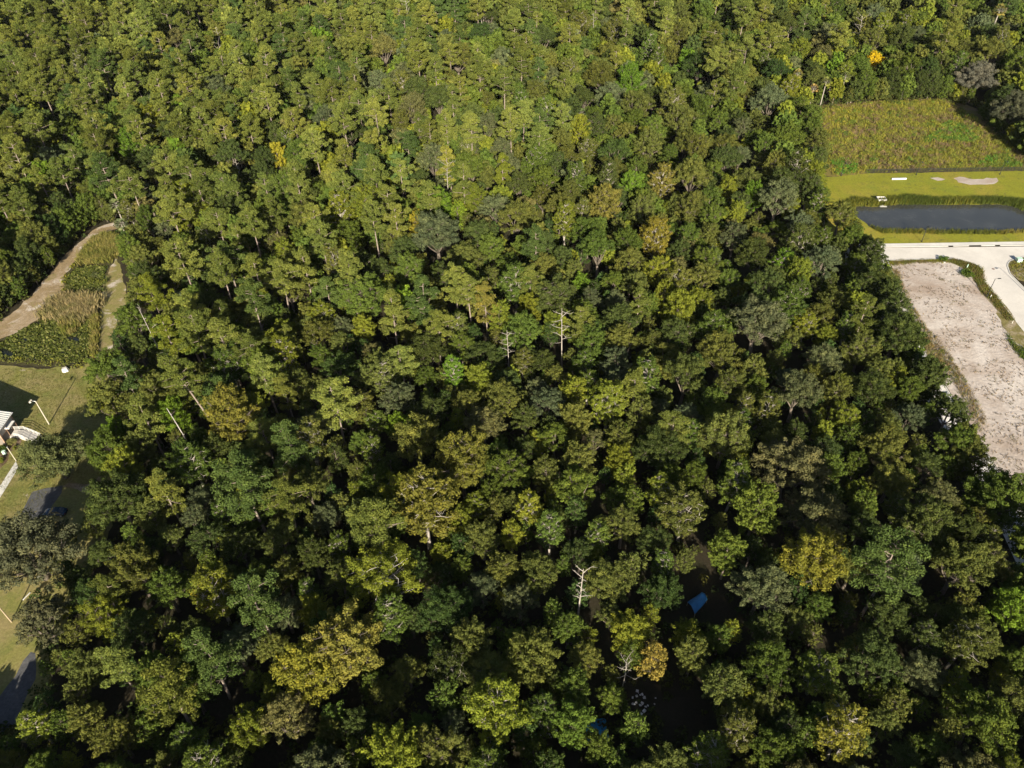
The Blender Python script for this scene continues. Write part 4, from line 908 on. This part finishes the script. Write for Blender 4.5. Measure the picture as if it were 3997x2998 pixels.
# ------------------------------------------------------------------ the metal-roofed building and its ramp
def building():
    x0, x1, y0, y1, he = -146.0, -116.0, 120.9, 126.5, 4.5; rid = -131.0; hr = he + .23 * 15
    root = empty('metal_roofed_building', (x1, (y0 + y1) / 2, 0))
    tag(root, 'taupe building end with white ribbed metal roof beside the lawn', 'building')
    inv = Matrix.Translation((-x1, -(y0 + y1) / 2, 0))
    def part(mb, name, mat, parent=None, bevel=0.0):
        mb.v = [tuple(inv @ Vector(v)) for v in mb.v]; return mb.build(name, mat, parent or root, bevel=bevel)
    w_ = MB(); prof = [(x0, 0), (x1, 0), (x1, 2.3), (x0, 2.3)]
    w_.add([(x, y, z) for y in (y0, y1) for x, z in prof], [(0, 1, 2, 3), (7, 6, 5, 4), (1, 5, 6, 2), (3, 7, 4, 0)])
    part(w_, 'lower_wall', M['taupe'])
    u = MB(); prof = [(x0, 2.3), (x1 - .02, 2.3), (x1 - .02, he), (rid, hr), (x0, he)]
    u.add([(x, y, z) for y in (y0 + .02, y1 - .02) for x, z in prof], [(0, 1, 2, 3, 4), (9, 8, 7, 6, 5), (1, 6, 7, 2), (4, 9, 5, 0)])
    part(u, 'upper_wall', M['lightsiding'])
    b = MB(); b.box((x1 + .02, (y0 + y1) / 2, 2.3), (.1, y1 - y0 + .1, .16)); b.box(((x0 + x1) / 2, y0 - .02, 2.3), (x1 - x0, .1, .16)); part(b, 'belt_trim', M['copper'])
    for cy in (y0, y1):
        c = MB(); c.box((x1 + .03, cy, he / 2), (.2, .2, he - .02)); part(c, 'corner_trim', M['copper'])
    rf = MB(); ov = .45
    def rz(x): return hr + .12 - .23 * abs(x - rid)
    for a, c in ((x0 - ov, rid), (rid, x1 + ov)):
        rf.add([(a, y0 - ov, rz(a)), (c, y0 - ov, rz(c)), (c, y1 + ov, rz(c)), (a, y1 + ov, rz(a)), (a, y0 - ov, rz(a) - .12), (c, y0 - ov, rz(c) - .12), (c, y1 + ov, rz(c) - .12), (a, y1 + ov, rz(a) - .12)],
               [(0, 1, 2, 3), (7, 6, 5, 4), (0, 4, 5, 1), (2, 6, 7, 3), (1, 5, 6, 2), (3, 7, 4, 0)])
    y = y0 - ov + .05
    while y < y1 + ov:
        for a, c in ((x0 - ov, rid), (rid, x1 + ov)): rf.tube([(a, y, rz(a) + .05), (c, y, rz(c) + .05)], .075, 4)
        y += .62
    part(rf, 'roof', M['roof'])
    g = MB(); g.box((x1 + ov + .08, (y0 + y1) / 2, rz(x1 + ov) - .1), (.14, y1 - y0 + 2 * ov, .14)); part(g, 'gutter', M['white'])
    d = MB(); d.box((x1 + .03, 124.2, 1.65), (.1, 1.7, 2.1)); dr = part(d, 'door', M['door'])
    k = MB(); k.box((x1 + .11, 124.7, 1.6), (.06, .12, .2)); part(k, 'handle', M['silver'], dr)
    f = MB()
    for yy in (123.29, 125.11): f.box((x1 + .04, yy, 1.68), (.14, .12, 2.2))
    f.box((x1 + .04, 124.2, 2.74), (.14, 1.94, .12)); part(f, 'frame', M['copper'], dr)
    a = MB(); a.box((x1 + .55, 124.2, 3.05), (1.1, 2.6, .22)); part(a, 'awning', M['white'], bevel=.03)
    l = MB(); l.box((x1 + .5, 123.6, .3), (.9, .08, .2)); l.box((x1 + .05, (y0 + y1) / 2, .14), (.1, y1 - y0, .28)); part(l, 'plinth', M['grey'])
building()
def entrance_ramp():
    root = empty('railed_ramp', (-113.5, 124, 0)); tag(root, 'pale entrance landing and ramp with white railings at the building door', 'ramp')
    o = np.array([-113.5, 124, 0])
    d = MB(); z = .58
    d.prism([(-115.93 + 113.5, 122.9 - 124), (-113.5 + 113.5, 122.7 - 124), (-113.5 + 113.5, 125.25 - 124), (-115.93 + 113.5, 125.25 - 124)], 0, z); d.build('landing', M['pale'], root)
    r = MB(); r.add([(0, -1.35, .58), (4.2, -3.2, .04), (5.2, -.9, .04), (0, 1.2, .58), (0, -1.35, 0), (4.2, -3.2, 0), (5.2, -.9, 0), (0, 1.2, 0)], [(0, 1, 2, 3), (0, 4, 5, 1), (1, 5, 6, 2), (2, 6, 7, 3), (3, 7, 4, 0), (7, 6, 5, 4)]); r.build('ramp_slab', M['pale'], root)
    for line in ([(-2.3, 1.15, z), (0, 1.15, z), (2.3, .25, .33), (4.6, -.75, .08)], [(-1.2, -1.15, z), (0, -1.3, z), (2.0, -2.25, .33), (4.0, -3.1, .08)]):
        rl = MB()
        for hgt in (.42, .72, 1.02): rl.tube([(a, b, c + hgt) for a, b, c in line], .045, 5)
        rail = rl.build('railing', M['white'], root)
        for i in range(len(line) - 1):
            for g in ((0, .5) if i < len(line) - 2 else (0, .5, 1)):
                p = [line[i][q] + (line[i + 1][q] - line[i][q]) * g for q in range(3)]; pm = MB(); pm.tube([(p[0], p[1], p[2] - .02), (p[0], p[1], p[2] + 1.06)], .045, 5); pm.build('post', M['white'], rail)
entrance_ramp()
def bush(name, px, py, r, tint, label, n=14, seed=1, hz=.9):
    rng = np.random.default_rng(seed); c = G(px, py); d = rng.normal(size=(n, 3)); d = unit(d) * r * .6; d[:, 2] = abs(d[:, 2]) * hz + r * .35
    V, F, va = leaf_cloud(rng, d, np.full(n, r * .42), 300 / max(.4, r), .1, .6, .85, .4, .7)
    root = empty(name, (c[0], c[1], 0)); tag(root, label, 'shrub', 'shrubs by the building')
    me = np_mesh(name + '_leaves', V, F, {'vary': va}); me.materials.append(M['leaf']); f = link('foliage', me, root); f['tint'] = list(tint)
    s = MB()
    for i in range(4): s.tube([(0, 0, -.05), tuple(d[i] * .8)], [.04, .015], 4, False)
    s.build('stem', M['bark'], root)
bush('shrub', 51, 1732, 1.25, (.15, .145, .05), 'rounded yellow-green shrub against the taupe building wall', 18, 1)
bush('shrub', 60, 1752, .7, (.11, .12, .02), 'low bright shrub in the mulch below the rounded yellow-green one', 9, 2, .5)
bush('shrub', 14, 1762, 1.3, (.05, .08, .018), 'dark green shrub in the mulch bed at the edge of the photo', 18, 3)
bush('shrub', 8, 1800, .95, (.12, .14, .02), 'bright leafy low plant lowest in the mulch bed', 10, 4, .5)
def small_box(name, px, py, dims, mat, label, cat, lid=True, z=0.0, rz=0.0):
    c = G(px, py); root = empty(name, (c[0], c[1], z), rz); tag(root, label, cat)
    b = MB(); b.box((0, 0, dims[2] / 2), dims, 0, .94); b.build('body', mat, root, bevel=.03)
    if lid: l = MB(); l.box((0, 0, dims[2] + .04), (dims[0] * 1.02, dims[1] * 1.02, .08)); l.build('lid', mat, root, bevel=.02)
small_box('utility_cabinet', 20, 1772, (.7, .6, .9), M['mint'], 'pale green utility cabinet in the mulch bed by the building', 'cabinet')
small_box('utility_cabinet', 3974, 1022, (1.5, 1.3, 1.1), M['mint'], 'mint green utility cabinet on the weedy corner beyond the road', 'cabinet', z=.1)
small_box('marker_post', 3772, 1049, (.22, .22, 1.3), M['mint'], 'pale mint marker post in weeds at the road bend', 'post', z=.1)
small_box('marker_post', 3864, 1164, (.14, .14, .95), M['white'], 'short white post beside the black street lamp', 'post', z=.1)
small_box('marker_post', 3949, 1264, (.1, .1, .9), M['white'], 'thin white stake at the edge of the bare lot', 'post', z=.1, lid=False)
small_box('ground_cover_plate', 3686, 1025, (.55, .45, .12), M['white'], 'small white utility plate lying in the verge weeds', 'plate', z=.1, lid=False)
def manhole():
    c = G(3877, 1050); m_ = MB(); m_.prism([(.42 * math.cos(a * .5236), .42 * math.sin(a * .5236)) for a in range(12)], .0, .02)
    o = m_.build('manhole_cover', plain('rusty_iron', (.2, .13, .11))); o.location = (c[0], c[1], .006); tag(o, 'round rusty manhole cover in the pale road', 'manhole cover')
manhole()
def inlet():
    c = G(257, 1447); root = empty('concrete_inlet', (c[0], c[1], 0), .35); tag(root, 'small white concrete drainage box with sloping sides on the lawn by the lily pond', 'drain box')
    b = MB(); b.prism([(-.85, -.35), (-.35, -.85), (.75, -.7), (.9, .2), (.4, .8), (-.6, .7)], -.05, .75)
    for i in range(6, 12): x, y, z = b.v[i]; b.v[i] = (x * .72 - .1, y * .72 + .15, z)
    b.build('body', M['white'], root, bevel=.03)
    l = MB(); l.box((-.1, .15, .78), (1.0, .8, .06), .2); l.build('lid', M['pale'], root)
inlet()
def outfall():
    c = G(3436, 790); root = empty('concrete_outfall', (c[0], c[1], 0), -.06); tag(root, 'open pale concrete outfall box at the pond edge among cattails', 'outfall box')
    a, b, h = 2.8, 2.2, 1.7; w_ = MB()
    w_.box((0, -b / 2, h / 2 - .1), (a, .22, h)); w_.box((0, b / 2, h / 2 - .1), (a, .22, h)); w_.box((-a / 2 + .11, 0, h / 2 - .102), (.22, b - .22, h - .004)); w_.box((a / 2 - .11, 0, h / 2 - .102), (.22, b - .22, h - .004)); w_.build('walls', M['grey'], root, bevel=.02)
    g = MB()
    for i in range(6): g.tube([(-1.2 + i * .48, -b / 2 + .1, h - .35), (-1.2 + i * .48, b / 2 - .1, h - .35)], .03, 4)
    g.build('grate', M['black'], root); f = MB(); f.box((0, 0, .1), (a - .45, b - .25, .1)); f.build('sump_floor', M['rubber'], root)
    ap = MB(); ap.box((0, -b / 2 - 1.2, .03), (2.2, 2.0, .08)); ap.build('apron', M['grey'], root)
outfall()
def beam():
    a, b = G(3480, 701), G(3537, 700); root = MB(); root.box((0, 0, .25), (b[0] - a[0], .55, .5)); o = root.build('concrete_beam', M['white'], bevel=.05)
    o.location = ((a[0] + b[0]) / 2, (a[1] + b[1]) / 2, 0); tag(o, 'long white concrete beam lying on the grass slope below the fence', 'beam')
beam()

# ------------------------------------------------------------------ poles and lamps
def street_lamp(px, py, h, label, az=0.0, z=0.0):
    c = G(px, py); root = empty('street_lamp', (c[0], c[1], z), az); tag(root, label, 'street lamp', 'black street lamps of the new street')
    p = MB(); p.tube([(0, 0, 0), (0, 0, h * .5), (0, 0, h)], [.11, .09, .075], 8); p.build('pole', M['black'], root)
    b = MB(); b.tube([(0, 0, 0), (0, 0, .5), (0, 0, .62)], [.2, .17, .1], 8); b.build('base', M['black'], root)
    a = MB(); a.tube([(0, 0, h - .1), (.25, 0, h + .08), (.75, 0, h + .1)], .05, 6); a.build('arm', M['black'], root)
    hd = MB(); hd.box((1.15, 0, h + .08), (.9, .38, .16), 0, .8); head = hd.build('lamp_head', M['black'], root, bevel=.03)
    g = MB(); g.box((1.15, 0, h - .02), (.6, .28, .05)); g.build('lamp_glass', M['lamp'], head)
street_lamp(3850, 1161, 6.0, 'black street lamp standing in the weedy verge beside the road', 0.0, .1)
street_lamp(3597, 944, 5.6, 'black street lamp on the grass strip between pond and sidewalk', math.pi * 1.5)
street_lamp(3283, 687, 5.2, 'black street lamp nearest the woods along the field fence', math.pi * 1.5)
street_lamp(3576, 683, 5.2, 'black street lamp in the middle of the field fence', math.pi * 1.5)
street_lamp(3902, 681, 5.2, 'black street lamp by the shaded end of the field fence', math.pi * 1.5)
street_lamp(4013, 1150, 6.0, 'black street lamp just outside the frame casting its shadow on the kerb', math.pi)
def flood_pole():
    c = G(192, 1656); root = empty('floodlight_pole', (c[0], c[1], 0)); tag(root, 'tall pale floodlight pole on the lawn, casting a long thin shadow', 'light pole')
    p = MB(); p.tube([(0, 0, 0), (0, 0, 3.7), (0, 0, 7.3)], [.16, .135, .11], 8); p.build('pole', M['polegrey'], root)
    a = MB(); a.tube([(0, 0, 7.2), (-.4, 0, 7.35), (-.9, .1, 7.3)], .05, 6); a.build('arm', M['silver'], root)
    for s in (-.22, .28):
        h = MB(); h.box((-1.15, s, 7.35), (.5, .42, .34), .3, .8); hd = h.build('floodlight', M['polegrey'], root, bevel=.03); g = MB(); g.box((-1.15, s, 7.16), (.4, .34, .04), .3); g.build('lamp_glass', M['lamp'], hd)
flood_pole()
def plain_pole(px, py, h, label, mat, r=.11):
    c = G(px, py); root = empty('utility_pole', (c[0], c[1], 0)); tag(root, label, 'pole')
    p = MB(); p.tube([(0, 0, 0), (0, 0, h * .5), (0, 0, h)], [r, r * .9, r * .8], 8); p.build('pole', mat, root)
    k = MB(); k.box((0, 0, h + .06), (r * 2.4, r * 2.4, .12)); k.build('cap', M['silver'], root)
plain_pole(63, 1799, 4.3, 'short pale wooden pole at the end of the concrete walkway', M['polegrey'])
plain_pole(45, 2428, 6.5, 'brown wooden pole at the edge of the photo below the wide oaks', M['wood'], .13)
def wheel_stop(px, py, rz, label):
    c = G(px, py); b = MB(); b.box((0, 0, .08), (1.8, .2, .16), 0, .9); o = b.build('wheel_stop', M['grey'], bevel=.03); o.location = (c[0], c[1], .02); o.rotation_euler = (0, 0, rz); tag(o, label, 'wheel stop', 'concrete wheel stops')
wheel_stop(152, 2252, 1.2, 'concrete wheel stop between the two wide oaks'); wheel_stop(105, 2328, 1.2, 'concrete wheel stop nearer the brown wooden pole'); wheel_stop(420, 1838, -.5, 'concrete wheel stop lying on bare dirt at the wood edge')
def fence():
    a, b = G(3380, 677), G(4330, 663); L = np.linalg.norm(b - a); ang = math.atan2(b[1] - a[1], b[0] - a[0]); root = empty('chain_link_fence', tuple(a), ang)
    tag(root, 'low black chain-link fence between the weedy field and the grass slope', 'fence')
    n = int(L / 2.6)
    for i in range(n + 1):
        p = MB(); p.tube([(i * L / n, 0, 0), (i * L / n, 0, 1.55)], .05, 6); p.build('post', M['black'], root)
    r = MB(); r.tube([(0, 0, 1.5), (L, 0, 1.5)], .035, 5); r.build('top_rail', M['black'], root)
    V = []; F = []
    for s in (1, -1):
        x = -1.45
        while x < L + 1.45:
            za, zb, xa, xb = .03, 1.48, x, x + 1.45 * s
            if 0 <= min(xa, xb) and max(xa, xb) <= L: k = len(V); V += [(xa, -.01 * s, za), (xa + .05, -.01 * s, za), (xb + .05, -.01 * s, zb), (xb, -.01 * s, zb)]; F.append((k, k + 1, k + 2, k + 3))
            x += .2
    link('chain_mesh', np_mesh('chain_mesh', V, F), root, M['black'])
fence()

# ------------------------------------------------------------------ the car under the oak
def car():
    root = empty('parked_car', (-95.2, 100.2, .03), math.pi); tag(root, 'dark blue car parked in shade between the two lawn oaks', 'car')
    X = [-2.3, -2.2, -1.5, -.95, -.2, .55, 1.15, 1.75, 2.2, 2.32]
    belt = [.72, .86, .92, .94, .95, .95, .93, .86, .74, .66]; wd = [.72, .82, .88, .9, .9, .9, .89, .87, .8, .68]
    b = MB(); rings = []
    for x, z, w_ in zip(X, belt, wd):
        base = len(b.v); b.v += [(x, -w_ * .94, .28), (x, -w_, .55), (x, -w_ * .93, z), (x, w_ * .93, z), (x, w_, .55), (x, w_ * .94, .28)]; rings.append(base)
    for p, q in zip(rings, rings[1:]):
        for k in range(6): b.f.append((p + k, p + (k + 1) % 6, q + (k + 1) % 6, q + k))
    b.f.append(tuple(rings[0] + k for k in range(6))); b.f.append(tuple(rings[-1] + k for k in reversed(range(6))))
    b.build('body', M['carpaint'], root, True, .04)
    c = MB(); lo = [(-1.75, .8), (1.05, .8)]; hi = [(-1.0, .64), (.3, .64)]
    v = [(-1.75, -.8, .93), (1.05, -.8, .93), (1.05, .8, .93), (-1.75, .8, .93), (-1.05, -.62, 1.4), (.2, -.62, 1.42), (.2, .62, 1.42), (-1.05, .62, 1.4)]
    c.add(v, [(0, 1, 5, 4), (1, 2, 6, 5), (2, 3, 7, 6), (3, 0, 4, 7)]); c.build('windows', M['glass'], root)
    r = MB(); r.box((-.42, 0, 1.43), (1.3, 1.28, .06)); r.build('roof', M['carpaint'], root, bevel=.03)
    p = MB()
    for s in (-1, 1):
        p.bar((-1.72, s * .8, .95), (-1.0, s * .62, 1.42), .08); p.bar((1.03, s * .8, .95), (.2, s * .62, 1.42), .08); p.bar((-.35, s * .8, .95), (-.35, s * .635, 1.42), .08)
    p.build('pillars', M['carpaint'], root)
    for x in (-1.42, 1.42):
        for s in (-1, 1):
            w_ = MB(); w_.tube([(x, s * .92, .32), (x, s * .7, .32)], .32, 14); wh = w_.build('wheel', M['rubber'], root); k = MB(); k.tube([(x, s * .935, .32), (x, s * .9, .32)], .19, 10); k.build('rim', M['silver'], wh)
    for s in (-1, 1):
        h = MB(); h.box((2.24, s * .58, .62), (.14, .3, .14)); h.build('headlight', M['lamp'], root); t = MB(); t.box((-2.25, s * .6, .7), (.1, .28, .14)); t.build('tail_light', plain('red_lens', (.3, .02, .02)), root)
        mi = MB(); mi.box((.75, s * 1.0, .98), (.14, .2, .12)); mi.build('mirror', M['carpaint'], root)
car()

# ------------------------------------------------------------------ camp remains in the woods
def tarp():
    rng = random.Random(3); pts = [(31.3, 75.5), (32.0, 76.4), (34.0, 77.2), (34.6, 76.2), (33.7, 74.3), (31.7, 73.0)]
    c = G(2722, 2350, 1.3); root = empty('tarp_shelter', (c[0], c[1], 0)); tag(root, 'blue tarp stretched over a low shelter in a dark gap of the woods', 'tarp shelter')
    t = MB(); n = 9; V = []
    A, B, C, D = [np.array(p) - c[:2] for p in ((30.9, 75.3), (33.9, 77.3), (34.7, 75.8), (31.8, 72.8))]
    for i in range(n):
        for j in range(n):
            u, v = i / (n - 1), j / (n - 1); p = (A * (1 - u) + B * u) * (1 - v) + (D * (1 - u) + C * u) * v
            z = 1.75 - 1.1 * abs(v - .45) - .25 * math.sin(math.pi * u) + rng.uniform(-.04, .04); V.append((p[0] + rng.uniform(-.05, .05), p[1] + rng.uniform(-.05, .05), z))
    t.add(V, [(i * n + j, (i + 1) * n + j, (i + 1) * n + j + 1, i * n + j + 1) for i in range(n - 1) for j in range(n - 1)]); o = t.build('tarp', M['tarp'], root, True)
    sm = o.modifiers.new('thick', 'SOLIDIFY'); sm.thickness = .015
    for q in (A, B, C, D):
        p = MB(); p.tube([(q[0] * .97, q[1] * .97, 0), (q[0] * .97, q[1] * .97, 1.2)], .035, 5); p.build('pole', M['wood'], root)
tarp()
def heap_tarp():
    rng = random.Random(9); c = G(2330, 2850, .4); n = 12; t = MB(); V = []
    for i in range(n):
        for j in range(n):
            u, v = i / (n - 1) * 2 - 1, j / (n - 1) * 2 - 1; d = min(1, math.hypot(u, v)); V.append((u * 1.7 + rng.uniform(-.12, .12), v * 1.9 + rng.uniform(-.12, .12), max(.02, .9 * (1 - d) + rng.uniform(-.12, .16))))
    t.add(V, [(i * n + j, (i + 1) * n + j, (i + 1) * n + j + 1, i * n + j + 1) for i in range(n - 1) for j in range(n - 1)]); o = t.build('crumpled_tarp', M['cyan'], None, True)
    o.location = (c[0], c[1], 0); tag(o, 'crumpled bright blue tarp half hidden by leaves near the bottom of the woods', 'tarp')
heap_tarp()
def junk(px, py, n, sp, seed, label):
    rng = random.Random(seed); c = G(px, py, .3); t = MB()
    for i in range(n):
        s = rng.uniform(.12, .5); t.box((rng.gauss(0, sp), rng.gauss(0, sp), s * .3), (s, s * rng.uniform(.5, 1.3), s * .6), rng.uniform(0, 3), rng.uniform(.6, 1))
    o = t.build('debris_heap', M['junk']); o.location = (c[0], c[1], 0); tag(o, label, 'debris', kind='stuff')
junk(2098, 2612, 26, .7, 1, 'scattered pale debris in a small dark gap'); junk(2500, 2740, 24, .9, 2, 'scattered pale debris under the grey brushy dead tree')
junk(2145, 2835, 26, .8, 3, 'scattered grey debris beside the bright blue tarp'); junk(2485, 2845, 18, .6, 4, 'scattered pale debris near the fresh green tree')


# ------------------------------------------------------------------ the air
def haze():
    b = MB(); b.box((0, 1000, 61.5), (2800, 2500, 125)); mt, t, out = newmat('haze')
    v = N(t, 'ShaderNodeVolumePrincipled'); v.inputs['Density'].default_value = 0.000014; v.inputs['Color'].default_value = (.9, .95, 1, 1); v.inputs['Anisotropy'].default_value = 0.0
    t.links.new(v.outputs[0], out.inputs['Volume']); tag(b.build('haze', mt), 'thin morning haze in the air', kind='stuff')
haze()
